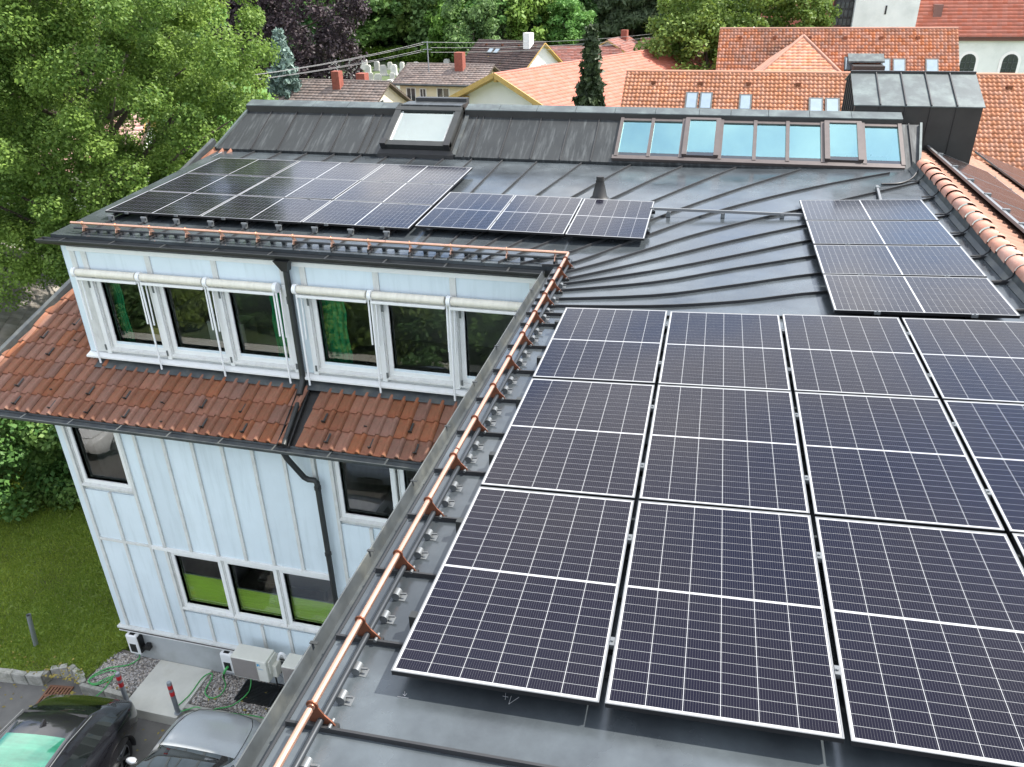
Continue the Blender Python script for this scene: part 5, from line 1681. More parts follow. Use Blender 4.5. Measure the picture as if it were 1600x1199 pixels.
# ------------------------------------------------------------------ cars
def car(label, loc, rotz, paint, scale, glass_front, suv):
    t = thing('parked_car', label, 'car', (0, 0, 0), 'parked cars', world_children=False)
    # stations: y, half width, sill z, belt z, roof z, roof half width, tumble
    if suv:
        st_ = [(-2.25, .62, .42, .72, .74, .52), (-2.17, .80, .34, .90, .93, .60), (-2.02, .885, .30, .99, 1.06, .66), (-1.75, .92, .28, 1.02, 1.26, .66), (-1.30, .935, .26, 1.02, 1.50, .62),
               (-0.7, .94, .26, 1.01, 1.585, .635), (0.1, .94, .26, .99, 1.60, .65), (0.55, .94, .26, .98, 1.56, .655), (1.0, .935, .26, .98, 1.34, .69), (1.42, .93, .26, .99, 1.08, .74), (1.75, .92, .27, .93, 1.02, .74), (2.15, .86, .30, .82, .90, .66), (2.32, .72, .36, .70, .76, .56), (2.38, .52, .42, .60, .64, .42)]
        gl_r, gl_f, sd0, sd1 = (2, 4), (7, 9), 3, 9
    else:
        st_ = [(-2.1, .62, .42, .72, .74, .52), (-2.02, .78, .34, .88, .91, .60), (-1.85, .85, .30, .95, 1.05, .62), (-1.45, .875, .28, .97, 1.36, .60), (-1.1, .88, .26, .96, 1.44, .61),
               (-0.4, .89, .25, .95, 1.48, .62), (0.2, .89, .25, .93, 1.45, .63), (0.75, .885, .25, .92, 1.20, .68), (1.12, .88, .25, .92, .995, .735), (1.45, .875, .26, .90, .975, .73), (1.80, .85, .28, .84, .925, .69), (2.02, .76, .32, .76, .84, .60), (2.14, .60, .38, .66, .73, .48), (2.19, .40, .44, .58, .62, .32)]
        gl_r, gl_f, sd0, sd1 = (2, 4), (6, 8), 3, 8
    ns = len(st_)
    A = np.array(st_)

    def cr(vals, t_):
        i = min(int(t_), ns - 2); f = t_ - i
        p0, p1, p2, p3 = vals[max(i - 1, 0)], vals[i], vals[i + 1], vals[min(i + 2, ns - 1)]
        # limited tangents
        m1, m2 = (p2 - p0) / 2, (p3 - p1) / 2
        d = p2 - p1
        if d == 0: m1 = m2 = 0
        else:
            m1 = np.clip(m1 / d, 0, 2.5) * d; m2 = np.clip(m2 / d, 0, 2.5) * d
        return (2 * f ** 3 - 3 * f ** 2 + 1) * p1 + (f ** 3 - 2 * f ** 2 + f) * m1 + (-2 * f ** 3 + 3 * f ** 2) * p2 + (f ** 3 - f ** 2) * m2

    SUB = 6
    ts = np.linspace(0, ns - 1, (ns - 1) * SUB + 1)
    ring_keys = [0, 1, 2, 3, 4, 5, 6]
    rows_ = []
    for t_ in ts:
        y, hw, zs, zb_, zr, hr = [cr(A[:, k], t_) for k in range(6)]
        key = [(hw * 0.90, zs), (hw * 0.985, zs + (zb_ - zs) * 0.35), (hw, zs + (zb_ - zs) * 0.68), (hw * 0.955, zb_), (hr + 0.02, zr - 0.05 if zr - zb_ > 0.15 else zb_ + (zr - zb_) * 0.6), (hr * 0.86, zr), (hr * 0.45, zr + 0.022), (0.0, zr + 0.030)]
        half = []
        for k in range(len(key) - 1):
            p0, p1, p2, p3 = key[max(k - 1, 0)], key[k], key[k + 1], key[min(k + 2, len(key) - 1)]
            for s in range(4):
                f = s / 4
                if k == 3:
                    half.append(tuple(p1[j] + (p2[j] - p1[j]) * f for j in (0, 1)))
                else:
                    half.append(tuple(0.5 * ((2 * p1[j]) + (p2[j] - p0[j]) * f + (2 * p0[j] - 5 * p1[j] + 4 * p2[j] - p3[j]) * f * f + (3 * p1[j] - p0[j] - 3 * p2[j] + p3[j]) * f ** 3) for j in (0, 1)))
        half.append(key[-1])
        half = [(max(a, 0), b) for a, b in half]
        rows_.append([(a, y, b) for a, b in half] + [(-a, y, b) for a, b in half[-2::-1]])
    nr, ncr = len(rows_), len(rows_[0])
    parts = {}
    H = 28  # half ring quads
    for i in range(nr - 1):
        tm = (ts[i] + ts[i + 1]) / 2
        for j in range(ncr - 1):
            jj = j if j < H else 2 * H - 1 - j
            seg = jj // 4
            nm = 'body'
            if seg == 3 and sd0 + 0.15 < tm < sd1 - 0.35 and 13 <= jj <= 14:
                nm = 'side_window_left' if j >= H else 'side_window_right'
                if abs(tm - (sd0 + (sd1 - sd0) * 0.5)) < 0.12: nm = 'body'
            elif seg >= 4 and gl_f[0] + 0.15 < tm < gl_f[1] - 0.02 and jj >= 17:
                nm = 'windscreen'
            elif seg >= 4 and gl_r[0] + 0.25 < tm < gl_r[1] - 0.1 and jj >= 18:
                nm = 'rear_window'
            elif seg >= 5 and suv and 4.75 < tm < 7.0 and jj >= 19:
                nm = 'glass_roof'
            parts.setdefault(nm, []).append((i, j))
    for nm, fl in parts.items():
        m_ = MB(); idx = {}
        fs = []
        for i, j in fl:
            q_ = []
            for a, b in ((i, j), (i, j + 1), (i + 1, j + 1), (i + 1, j)):
                if (a, b) not in idx:
                    idx[(a, b)] = len(m_.v); m_.v.append(rows_[a][b])
                q_.append(idx[(a, b)])
            fs.append(tuple(q_))
        m_.f = fs; m_.smooth = [True] * len(fs)
        mat = {'body': paint, 'windscreen': glass_front, 'glass_roof': 'car_glass_green'}.get(nm, 'car_glass')
        pname = 'side_window' if nm.startswith('side') else nm
        me = m_.mesh(pname, mat)
        bm = bmesh.new(); bm.from_mesh(me); bmesh.ops.recalc_face_normals(bm, faces=bm.faces)
        # make sure normals point outwards
        if sum(f.normal.dot(f.calc_center_median() - Vector((0, 0, 0.7))) for f in bm.faces) < 0:
            bmesh.ops.reverse_faces(bm, faces=bm.faces)
        bm.to_mesh(me); bm.free()
        link(pname, me, t)
    # underside closing
    MB().box(-0.75, 0.75, -1.9, 1.95, 0.24, 0.5).build('chassis', 'black', t)
    yw = (-1.35, 1.40) if suv else (-1.25, 1.32)
    for y in yw:
        for sx in (-1, 1):
            m_ = MB()
            xo = sx * (0.90 if suv else 0.85)
            ro = 0.36 if suv else 0.32
            prof_ = [(xo - sx * 0.20, ro - 0.02), (xo - sx * 0.17, ro), (xo - sx * 0.02, ro), (xo + sx * 0.015, ro - 0.03), (xo + sx * 0.01, ro * 0.72)]
            rws = [[(a, y + b * math.cos(u_), ro + b * math.sin(u_)) for a, b in prof_] for u_ in np.linspace(0, 2 * math.pi, 33)]
            m_.grid(rws, True)
            w_ = m_.build('wheel', 'tyre', t)
            INV[w_.name] = Matrix.Identity(4)
            rm = MB()
            rws = [[(xo + sx * 0.005, y + b * math.cos(u_), ro + b * math.sin(u_)) for b in (ro * 0.72, ro * 0.66)] for u_ in np.linspace(0, 2 * math.pi, 33)]
            rm.grid(rws, False)
            for k in range(5):
                for dk in (-0.12, 0.12):
                    u_ = 2 * math.pi * k / 5
                    rm.bar((xo + sx * 0.0, y, ro), (xo + sx * 0.0, y + ro * 0.69 * math.cos(u_ + dk), ro + ro * 0.69 * math.sin(u_ + dk)), 0.03, 0.03, up=(1, 0, 0))
            rm.tube([(xo - sx * 0.03, y, ro), (xo + sx * 0.015, y, ro)], 0.05, 12)
            rm.build('rim', 'rim', w_)
            d_ = MB().tube([(xo - sx * 0.08, y, ro), (xo - sx * 0.04, y, ro)], ro * 0.7, 20)
            d_.build('wheel_well', 'black', w_)
            ar = MB()
            ar.grid([[(xo + sx * dxx, y + (ro + e) * math.cos(u_), ro + (ro + e) * math.sin(u_)) for dxx, e in ((-0.12, 0.02), (0.035, 0.025), (0.04, 0.06), (-0.02, 0.075))] for u_ in np.linspace(-0.25, math.pi + 0.25, 22)], True)
            ar.build('wheel_arch', 'black', t)
    for sx in (-1, 1):
        mr_ = MB()
        ym, zm = (0.95, 1.06) if suv else (0.72, 1.0)
        hwm = 0.95 if suv else 0.9
        rws = [[(sx * (hwm + 0.02 + 0.19 * f), ym + 0.075 * math.cos(u_) * (1 - 0.3 * f), zm + 0.065 * math.sin(u_) * (1 - 0.2 * f)) for u_ in np.linspace(0, 2 * math.pi, 13)] for f in (0, 0.3, 0.7, 0.95, 1.0)]
        rws = [[(p[0], ym + (p[1] - ym) * k_, zm + (p[2] - zm) * k_) for p in r__] for r__, k_ in zip(rws, (0.45, 0.95, 1.0, 0.75, 0.45))]
        mr_.grid(rws, True)
        mr_.add([rws[-1][k] for k in range(12)], [tuple(range(12))])
        mr_.build('wing_mirror', paint, t)
    # lamps
    for sx in (-1, 1):
        yf = 2.12 if suv else 1.98
        hx = 0.66 if suv else 0.60
        l_ = MB()
        l_.hexa([(sx * (hx - 0.16), yf + 0.10, 0.64), (sx * (hx + 0.12), yf - 0.10, 0.66), (sx * (hx + 0.14), yf - 0.30, 0.74), (sx * (hx - 0.14), yf + 0.0, 0.74)],
                [(sx * (hx - 0.16), yf + 0.125, 0.70), (sx * (hx + 0.11), yf - 0.06, 0.72), (sx * (hx + 0.14), yf - 0.28, 0.82), (sx * (hx - 0.14), yf + 0.02, 0.80)])
        l_.build('headlight', 'lamp_glass', t, bevel=0.01)
        r_ = MB()
        yr = -2.08 if suv else -1.93
        r_.hexa([(sx * (hx - 0.05), yr - 0.07, 0.80), (sx * (hx + 0.20), yr + 0.14, 0.80), (sx * (hx + 0.17), yr + 0.24, 0.96), (sx * (hx - 0.05), yr + 0.06, 0.97)],
                [(sx * (hx - 0.05), yr - 0.12, 0.82), (sx * (hx + 0.235), yr + 0.12, 0.82), (sx * (hx + 0.20), yr + 0.22, 0.95), (sx * (hx - 0.05), yr - 0.02, 0.96)])
        r_.build('tail_light', 'lamp_glass' if suv else 'red_paint', t, bevel=0.01)
    def zr_at(y):
        return np.interp(y, A[:, 0], A[:, 4])
    if suv:
        for sx in (-1, 1):
            pts = [(sx * 0.655, y, float(zr_at(y)) + 0.0) for y in (-1.35, -0.7, 0.1, 0.6)]
            MB().tube([(a, y, z + 0.02) for a, y, z in pts], 0.007, 8).build('roof_rail', 'zinc', t)
        MB().prism([(0, -1.10, 1.545), (0, -0.92, 1.58), (0, -1.08, 1.66)], (0.03, 0, 0)).build('roof_antenna', 'black', t)
        MB().bar((-0.6, -1.32, 1.50), (0.6, -1.32, 1.50), 0.05, 0.02).build('roof_spoiler', 'black', t)
    else:
        cb = MB()
        cb.grid([[(x, 1.10 - 0.18 * (abs(x) / 0.75) ** 2 + d_, 1.005 - 0.05 * (abs(x) / 0.75) ** 2 + 0.012 - 0.02 * (d_ / 0.16)) for x in np.linspace(-0.72, 0.72, 15)] for d_ in (-0.03, 0.02, 0.10)], True)
        cb.build('wiper_cowl', 'black', t)
        for xa, xb_ in ((-0.55, 0.05), (0.0, 0.6)):
            MB().tube([(xa, 1.03, 1.03), ((xa + xb_) / 2, 0.98, 1.075), (xb_, 1.0, 1.05)], 0.010, 6).build('wiper', 'black', t)
        # bonnet joint lines
        for sx in (-1, 1):
            MB().tube(crom([(sx * 0.735, 1.10, .985), (sx * 0.73, 1.45, .958), (sx * 0.68, 1.80, .905), (sx * 0.55, 2.03, .84)], 6), 0.006, 6).build('bonnet_joint', 'black', t)
        MB().tube(crom([(-0.55, 2.03, .845), (0, 2.10, .862), (0.55, 2.03, .845)], 6), 0.005, 6).build('bonnet_joint', 'black', t)
    fp = MB().box(-0.5, 0.5, (2.30 if suv else 2.10), (2.38 if suv else 2.175), 0.40, 0.56)
    fp.build('grille', 'black', t, bevel=0.02)
    t.location = loc
    t.rotation_euler = (0, 0, rotz)
    t.scale = (scale,) * 3
    return t


car('glossy black SUV reversed up to the kerb with a green-tinted windscreen', (-7.95, 2.72, PARK), R(187), 'car_black', 0.93, 'car_glass_green', True)
car('silver-grey hatchback nosed up to the concrete slab beside the right bollard', (-5.70, 3.12, PARK), R(2), 'car_grey', 0.92, 'car_glass', False)


car('white hatchback parked across the yard, mirrored in the upper left window', (-14.9, -1.6, PARK), R(4), 'white_plastic', 0.92, 'car_glass', False)
car('bluish grey hatchback parked across the yard, mirrored in the window right of the downpipe', (-6.4, -1.9, PARK), R(-3), 'car_blue', 0.92, 'car_glass', False)


# ------------------------------------------------------------------ plants
def leaves(centers, radii, per, size, seed, flat=0.5, squash=0.8, elong=1.0, droop=0.0):
    """leaf quads scattered in clumps; returns verts, quads, tint"""
    rg = np.random.default_rng(seed)
    C_ = np.repeat(np.asarray(centers), per, 0)
    Rr = np.repeat(np.asarray(radii), per)
    n_ = len(C_)
    d = rg.normal(size=(n_, 3)); d /= np.linalg.norm(d, axis=1)[:, None]
    rad = Rr * rg.random(n_) ** 0.45
    off = d * rad[:, None]; off[:, 2] *= squash
    P = C_ + off
    nrm = rg.normal(size=(n_, 3)) * (1 - flat) + d * 0.35
    nrm[:, 2] += flat
    nrm /= np.linalg.norm(nrm, axis=1)[:, None]
    t1 = np.cross(nrm, rg.normal(size=(n_, 3))); t1 /= np.linalg.norm(t1, axis=1)[:, None] + 1e-9
    if droop:
        t1[:, 2] -= droop; t1 /= np.linalg.norm(t1, axis=1)[:, None]
    t2 = np.cross(nrm, t1); t2 /= np.linalg.norm(t2, axis=1)[:, None] + 1e-9
    s = size * rg.uniform(0.65, 1.3, n_)
    a = t1 * (s * 0.62 * elong)[:, None]; b = t2 * (s * 0.42)[:, None]
    V_ = np.stack([P - a, P + b * 1.0 - a * 0.1, P + a, P - b * 1.0 - a * 0.1], 1).reshape(-1, 3)
    Q = np.arange(n_ * 4).reshape(-1, 4)
    clump_t = np.repeat(rg.random(len(centers)), per)
    tint = np.clip(0.55 * rg.random(n_) + 0.45 * clump_t, 0, 1)
    return V_, Q, tint


def crown_clumps(n, rad, seed, lump=0.25, hollow=0.35, bottom=-0.75):
    rg = np.random.default_rng(seed)
    out = []
    lob = rg.normal(size=(9, 3)); lob /= np.linalg.norm(lob, axis=1)[:, None]
    amp = rg.uniform(0.5, 1.0, 9) * lump
    while len(out) < n:
        d = rg.normal(size=3); d /= np.linalg.norm(d)
        if d[2] < bottom: continue
        k = 1 + sum(a * max(0, d @ l) ** 3 for a, l in zip(amp, lob)) - lump * 0.5
        r_ = (hollow + (1 - hollow) * rg.random() ** 0.6) * k
        out.append(d * r_ * np.array(rad))
    return np.array(out)


def trunk_mb(h, r0, limbs, seed, crown_z, rad):
    rg = random.Random(seed)
    m_ = MB()
    top = Vector((rg.uniform(-.2, .2) * rad[0], rg.uniform(-.2, .2) * rad[1], h))
    P = [Vector((0, 0, -0.4)), Vector((0, 0, 0.2)), Vector((0.1, 0.05, h * 0.3)), Vector((0.0, 0.1, h * 0.6)), top]
    m_.tube(P, [r0 * 1.5, r0 * 1.1, r0 * 0.85, r0 * 0.6, r0 * 0.1], 10)
    for k in range(limbs):
        t_ = rg.uniform(0.3, 0.9)
        b = P[1].lerp(top, t_)
        a = rg.uniform(0, 6.28)
        out_ = Vector((math.cos(a) * rad[0], math.sin(a) * rad[1], 0)) * rg.uniform(0.55, 0.9)
        e = Vector((b.x + out_.x, b.y + out_.y, b.z + rg.uniform(0.15, 0.6) * rad[2] * 0.8))
        m_.tube(crom([b, b.lerp(e, 0.4) + Vector((0, 0, -0.2)), e], 3), [r0 * 0.42, r0 * 0.36, r0 * 0.3, r0 * 0.24, r0 * 0.18, r0 * 0.11, r0 * 0.05], 6)
    return m_


def decid(name, label, loc, h_tr, rad, cz, nclump, crad, per, size, mat, seed, limbs=14, r0=0.25, group=None, skirt=None, lump=0.35, cat='tree', hollow=0.35, flat=0.5, elong=1.0, droop=0.0, bottom=-0.75):
    t = thing(name, label, cat, loc, group, world_children=False)
    C_ = crown_clumps(nclump, rad, seed, lump, hollow, bottom)
    C_[:, 2] += cz
    if skirt:                                   # lower boughs hanging out of the crown
        S_ = crown_clumps(skirt[0], skirt[1], seed + 5, lump, hollow, -0.95)
        S_[:, 2] += skirt[2]
        C_ = np.concatenate([C_, S_]); nclump = len(C_)
    rg = np.random.default_rng(seed + 1)
    V_, Q, ti = leaves(C_, rg.uniform(0.7, 1.25, nclump) * crad, per, size, seed + 2, flat=flat, elong=elong, droop=droop)
    kids = []
    kids.append((link('crown', np_mesh('crown', V_, Q, mat, ti), t), []))
    if h_tr:
        tm = trunk_mb(h_tr, r0, limbs, seed, cz, rad)
        kids.append((link('trunk', tm.mesh('trunk', 'bark'), t), []))
    return t, kids


def conifer(name, label, loc, h, r0, nwh, per, size, mat, seed, group=None, droop=0.3, base=0.06):
    t = thing(name, label, 'tree', loc, group, world_children=False)
    rg = np.random.default_rng(seed)
    cs, rs = [], []
    for k in range(nwh):
        f = k / nwh
        z = h * (base + (1 - base) * f)
        rr = r0 * (1 - f) ** 0.85 * rg.uniform(0.85, 1.1) + 0.03 * r0
        nb = max(4, int(11 * (1 - f) + 4))
        a0 = rg.uniform(0, 6.28)
        for b in range(nb):
            a = a0 + b * 6.283 / nb + rg.normal(0, 0.12)
            L = rr * rg.uniform(0.7, 1.12)
            m = max(2, int(L / (size * 1.6)))
            for q_ in range(m):
                g_ = (q_ + 0.6) / m
                cs.append((math.cos(a) * L * g_, math.sin(a) * L * g_, z - droop * L * g_ + 0.1 * L * g_ * g_))
                rs.append(size * 1.1 * (1.15 - 0.5 * g_))
    V_, Q, ti = leaves(np.array(cs), np.array(rs), per, size, seed + 1, flat=0.25, squash=0.55, elong=1.5, droop=0.5)
    kids = [(link('crown', np_mesh('crown', V_, Q, mat, ti), t), [])]
    kids.append((link('trunk', MB().tube([(0, 0, -0.5), (0, 0, h * 0.5), (0, 0, h * 0.97)], [h * 0.02, h * 0.012, 0.01], 8).mesh('trunk', 'bark'), t), []))
    return t, kids


# the big maple left of the building
decid('maple_tree', 'huge leafy maple filling the upper left corner beside the building', (-16.1, 17.0, -8.45), 13.2, (4.9, 4.8, 6.7), 9.6, 400, 0.58, 720, 0.076, 'leaf_maple', 11, skirt=(150, (4.9, 4.4, 2.9), 5.6), limbs=40, r0=0.30, lump=0.6, hollow=0.30)
decid('maple_tree', 'second leafy maple behind the huge one at the left picture edge', (-24.5, 22.0, -8.6), 11.0, (5.2, 5.0, 6.2), 8.4, 170, 1.1, 420, 0.13, 'leaf_green', 23, limbs=16, r0=0.28, lump=0.45)
# shrubs along the lawn edge, lower left
for i, (x, y, r_, h_, lab) in enumerate(((-13.6, 11.6, 1.7, 2.6, 'dark leafy shrub at the lawn edge just left of the facade corner'),
                                         (-15.6, 10.2, 1.8, 2.9, 'dark leafy shrub in the middle of the row at the left lawn edge'),
                                         (-17.6, 9.0, 1.8, 2.7, 'dark leafy shrub at the left end of the row by the lawn'),
                                         (-12.2, 13.2, 1.6, 2.6, 'dark leafy shrub half hidden behind the tiled roof corner'))):
    decid('garden_shrub', lab, (x, y, LAWN), 0, (r_, r_, h_ * 0.75), h_ * 0.72, 80, 0.5, 240, 0.105, 'leaf_green' if i != 2 else 'leaf_dark', 40 + i, group='shrubs along the lawn', cat='shrub', hollow=0.55, bottom=-0.95)
# lawn grass
def grass_patch(n, poly_test, box, z, h, seed, mat='grass'):
    rg = np.random.default_rng(seed)
    P = np.stack([rg.uniform(box[0], box[1], n), rg.uniform(box[2], box[3], n)], -1)
    P = P[poly_test(P)]
    n = len(P)
    a = rg.uniform(0, 6.28, n)
    hh = h * rg.uniform(0.5, 1.3, n)
    w_ = 0.012
    d = np.stack([np.cos(a) * w_, np.sin(a) * w_, 0 * a], -1)
    le = np.stack([rg.normal(0, 0.4, n) * hh, rg.normal(0, 0.4, n) * hh, hh], -1)
    B_ = np.stack([P[:, 0], P[:, 1], np.full(n, z)], -1)
    V_ = np.stack([B_ - d, B_ + d, B_ + le], 1).reshape(-1, 3)
    return np_mesh('grass', V_, np.arange(n * 3).reshape(-1, 3), mat, np.clip(rg.normal(0.45, 0.25, n) + 0.25 * np.sin(P[:, 0] * 1.3) * np.sin(P[:, 1] * 1.1), 0, 1))


go = link('lawn_grass', grass_patch(150000, lambda P: (P[:, 1] > 5.34 + np.clip(0.36 - np.abs(P[:, 0] + 9.72) * 0.6, 0, 0.4)) & (P[:, 0] < np.where(P[:, 1] < 6.3, -9.26 + (P[:, 1] - 5.4) * 0.3, -8.9 + (P[:, 1] - 6.3) * 0.1)), (-16, -8.6, 5.3, 12.5), LAWN - 0.012, 0.05, 9), kind='stuff')
tag(go, 'mown green lawn left of the building', 'grass')

rg = np.random.default_rng(19)
n_ = 420
P = np.stack([rg.uniform(-14, -4.5, n_), rg.normal(5.1, 0.55, n_)], -1)
P[:120] = np.stack([rg.normal(-9.6, 0.25, 120), rg.normal(5.35, 0.12, 120)], -1)
zz_ = np.where((P[:, 1] > 5.34) & (P[:, 0] < -9.2), LAWN + 0.025, np.where(P[:, 1] > 5.42, LAWN + 0.004, PARK + 0.006))
keep = ~((P[:, 0] > -8.2) & (P[:, 0] < -6.85) & (P[:, 1] > 5.0)) & (P[:, 1] < 6.1)
C_ = np.concatenate([P, zz_[:, None]], 1)[keep]
V_, Q, ti = leaves(C_, np.full(len(C_), 0.004), 1, 0.05, 21, flat=0.93)
tag(link('fallen_leaves', np_mesh('fallen_leaves', V_, Q, 'litter', ti), kind='stuff'), 'yellowish fallen leaves scattered along the kerb and the drain', 'leaf litter')

# plants and lawn reflected in the facade windows, on the near side of the yard
lab = 'leafy green shrub across the yard, mirrored in the facade windows'
beds = [decid('garden_shrub', lab, (0, 0, 0), 0, (1.15, 1.1, 1.0), 0.75, 34, 0.42, 110, 0.14, m_, 70 + k, group='shrubs mirrored in the windows', cat='shrub') for k, m_ in enumerate(('leaf_green', 'leaf_dark', 'leaf_bright'))]
rgs = random.Random(8)
for k in range(30):
    x = -22.0 + (k % 10) * 2.2 + rgs.uniform(-.7, .7)
    y = -7.2 - (k // 10) * 2.6 + rgs.uniform(-.7, .7)
    root, kids = beds[k % 3]
    o_ = root if k < 3 else copy_thing(root, kids)
    o_.location = (x, y, PARK)
    s_ = rgs.uniform(0.7, 1.35)
    o_.scale = (s_, s_, s_ * rgs.uniform(.8, 1.3))
    o_.rotation_euler = (0, 0, rgs.uniform(0, 6.28))


# ------------------------------------------------------------------ far buildings
def roof_house(name, label, cat, cx, cy, rotz, L, Wd, z_g, z_e, z_r, wall, tilem, tw=0.3, course=0.35, over=0.5, windows=(), chimneys=(), group=None, amp=0.03, extra=None, seed=1, hip=False):
    """gabled house; ridge along local x, front slope faces local -y"""
    t = thing(name, label, cat, (0, 0, 0), group, world_children=False)
    h_e, h_r = z_e - z_g, z_r - z_g
    w2, l2 = Wd / 2, L / 2
    wm = MB()
    wm.add([(-l2, -w2, -1), (l2, -w2, -1), (l2, w2, -1), (-l2, w2, -1), (-l2, -w2, h_e), (l2, -w2, h_e), (l2, w2, h_e), (-l2, w2, h_e), (-l2, 0, h_r - 0.12), (l2, 0, h_r - 0.12)],
           [(0, 1, 5, 4), (2, 3, 7, 6), (1, 2, 6, 9, 5), (3, 0, 4, 8, 7)])
    link('wall', wm.mesh('wall', wall), t)
    k = (h_r - h_e) / w2
    sl = math.hypot(w2 + over, (w2 + over) * k)
    ze = h_e - over * k
    dk = MB()
    for sy in (-1, 1):
        a, b = (-l2 - over, sy * (w2 + over), ze), (l2 + over, sy * (w2 + over), ze)
        c, d = (l2 + over, 0, h_r), (-l2 - over, 0, h_r)
        dk.hexa([(p[0], p[1], p[2] - 0.16) for p in (a, b, c, d)], [(p[0], p[1], p[2] - 0.01) for p in (a, b, c, d)])
    rf = link('roof', dk.mesh('roof', 'timber' if wall == 'plaster_white' else 'bark'), t)
    ca, sa = math.cos(math.atan(k)), math.sin(math.atan(k))
    tile_field((-l2 - over, -w2 - over, ze), (1, 0, 0), (0, ca, sa), L + 2 * over, sl, tw, course, amp, 0.02 if tilem == 'tile_new' else 0.055, tilem, 'roof_tiles', rf, samples=5 if tw * 1 < 0.35 else 3, seed=seed)
    tile_field((l2 + over, w2 + over, ze), (-1, 0, 0), (0, -ca, sa), L + 2 * over, sl, tw, course, amp, 0.03, tilem, 'roof_tiles', rf, samples=3, seed=seed + 1)
    rd = MB().tube([(-l2 - over, 0, h_r + 0.0), (l2 + over, 0, h_r + 0.0)], 0.10, 8)
    link('ridge', rd.mesh('ridge', tilem), rf)
    gu = MB()
    for sy in (-1,):
        gu.tube([(-l2 - over, sy * (w2 + over + 0.08), ze - 0.05), (l2 + over, sy * (w2 + over + 0.08), ze - 0.05)], 0.07, 8)
    link('gutter', gu.mesh('gutter', 'gutter_metal'), rf)
    for (side, u, z, ww, hh) in windows:
        fr_ = MB(); pn = MB()
        if side == 'f':
            yq = -w2 - 0.02
            fr_.box(u - ww / 2 - 0.08, u + ww / 2 + 0.08, yq - 0.03, yq + 0.03, z - 0.08, z + hh + 0.08)
            pn.box(u - ww / 2, u + ww / 2, yq - 0.035, yq - 0.031, z, z + hh)
            fr_.box(u - 0.03, u + 0.03, yq - 0.05, yq - 0.036, z, z + hh)
        else:
            sx = 1 if side == 'r' else -1
            xq = sx * (l2 + 0.02)
            fr_.box(xq - 0.03, xq + 0.03, u - ww / 2 - 0.08, u + ww / 2 + 0.08, z - 0.08, z + hh + 0.08)
            pn.box(xq + sx * 0.031, xq + sx * 0.035, u - ww / 2, u + ww / 2, z, z + hh)
        wo = link('window', fr_.mesh('window', 'white_paint'), t)
        link('pane', pn.mesh('pane', 'window_dark'), wo)
    for (u, v_, ww, hh, mt) in chimneys:
        zc0 = h_r - abs(v_) * k
        cm_ = MB().box(u - ww / 2, u + ww / 2, v_ - ww / 2, v_ + ww / 2, zc0 - 0.5, zc0 + hh)
        co = link('chimney', cm_.mesh('chimney', mt), rf)
    if extra:
        extra(t, rf, h_e, h_r, k, l2, w2)
    t.location = (cx, cy, z_g)
    t.rotation_euler = (0, 0, rotz)
    return t


def roof_lights(specs):
    """(u, v from ridge downslope, width, height) on the front slope"""
    def f(t, rf, h_e, h_r, k, l2, w2):
        a = math.atan(k)
        for (u, v_, ww, hh, bright) in specs:
            def P(du, dv, h):
                vv_ = v_ + dv
                return Vector((u + du, -vv_ * math.cos(a) - h * math.sin(a), h_r - vv_ * math.sin(a) + h * math.cos(a)))
            m_ = MB()
            m_.add([P(-ww / 2, 0, 0), P(ww / 2, 0, 0), P(ww / 2, hh, 0), P(-ww / 2, hh, 0), P(-ww / 2, 0, .12), P(ww / 2, 0, .12), P(ww / 2, hh, .12), P(-ww / 2, hh, .12)],
                   [(4, 5, 6, 7), (0, 1, 5, 4), (1, 2, 6, 5), (2, 3, 7, 6), (3, 0, 4, 7)])
            s_ = link('skylight', m_.mesh('skylight', 'gutter_metal'), rf)
            p_ = MB().quad(P(-ww / 2 + .08, hh - .1, .125), P(ww / 2 - .08, hh - .1, .125), P(ww / 2 - .08, .1, .125), P(-ww / 2 + .08, .1, .125))
            # pane belongs to the roof light: kept on the same level to stay within three levels
            link('pane', p_.mesh('pane', 'window_bright'), rf)
        if len(specs):
            vt = MB()
            for u in np.arange(-l2 + 1.2, l2, 2.35):
                p = Vector((u, -0.9 * math.cos(a), h_r - 0.9 * math.sin(a)))
                vt.box(p.x - 0.11, p.x + 0.11, p.y - 0.15, p.y + 0.05, p.z - 0.05, p.z + 0.16)
            link('vent_tile', vt.mesh('vent_tile', 'copper_dark'), rf)['kind'] = 'stuff'
    return f


# near orange hall roof behind the ridge
roof_house('tiled_hall', 'long building with bright orange pantile roof right behind the dark ridge', 'building', 9.6, 41.0, 0, 25.0, 11, -10.5, -5.0, -1.15, 'plaster_white', 'tile_orange', 0.205, 0.27, 0.3,
           extra=roof_lights([(-9.3, 1.55, .62, 1.2, 1), (-8.6, 1.55, .62, 1.2, 1), (-6.7, 1.65, .6, 1.1, 1), (-3.4, 1.8, .66, 1.1, 1), (-2.65, 1.8, .66, 1.1, 1)]), amp=0.05, seed=31)
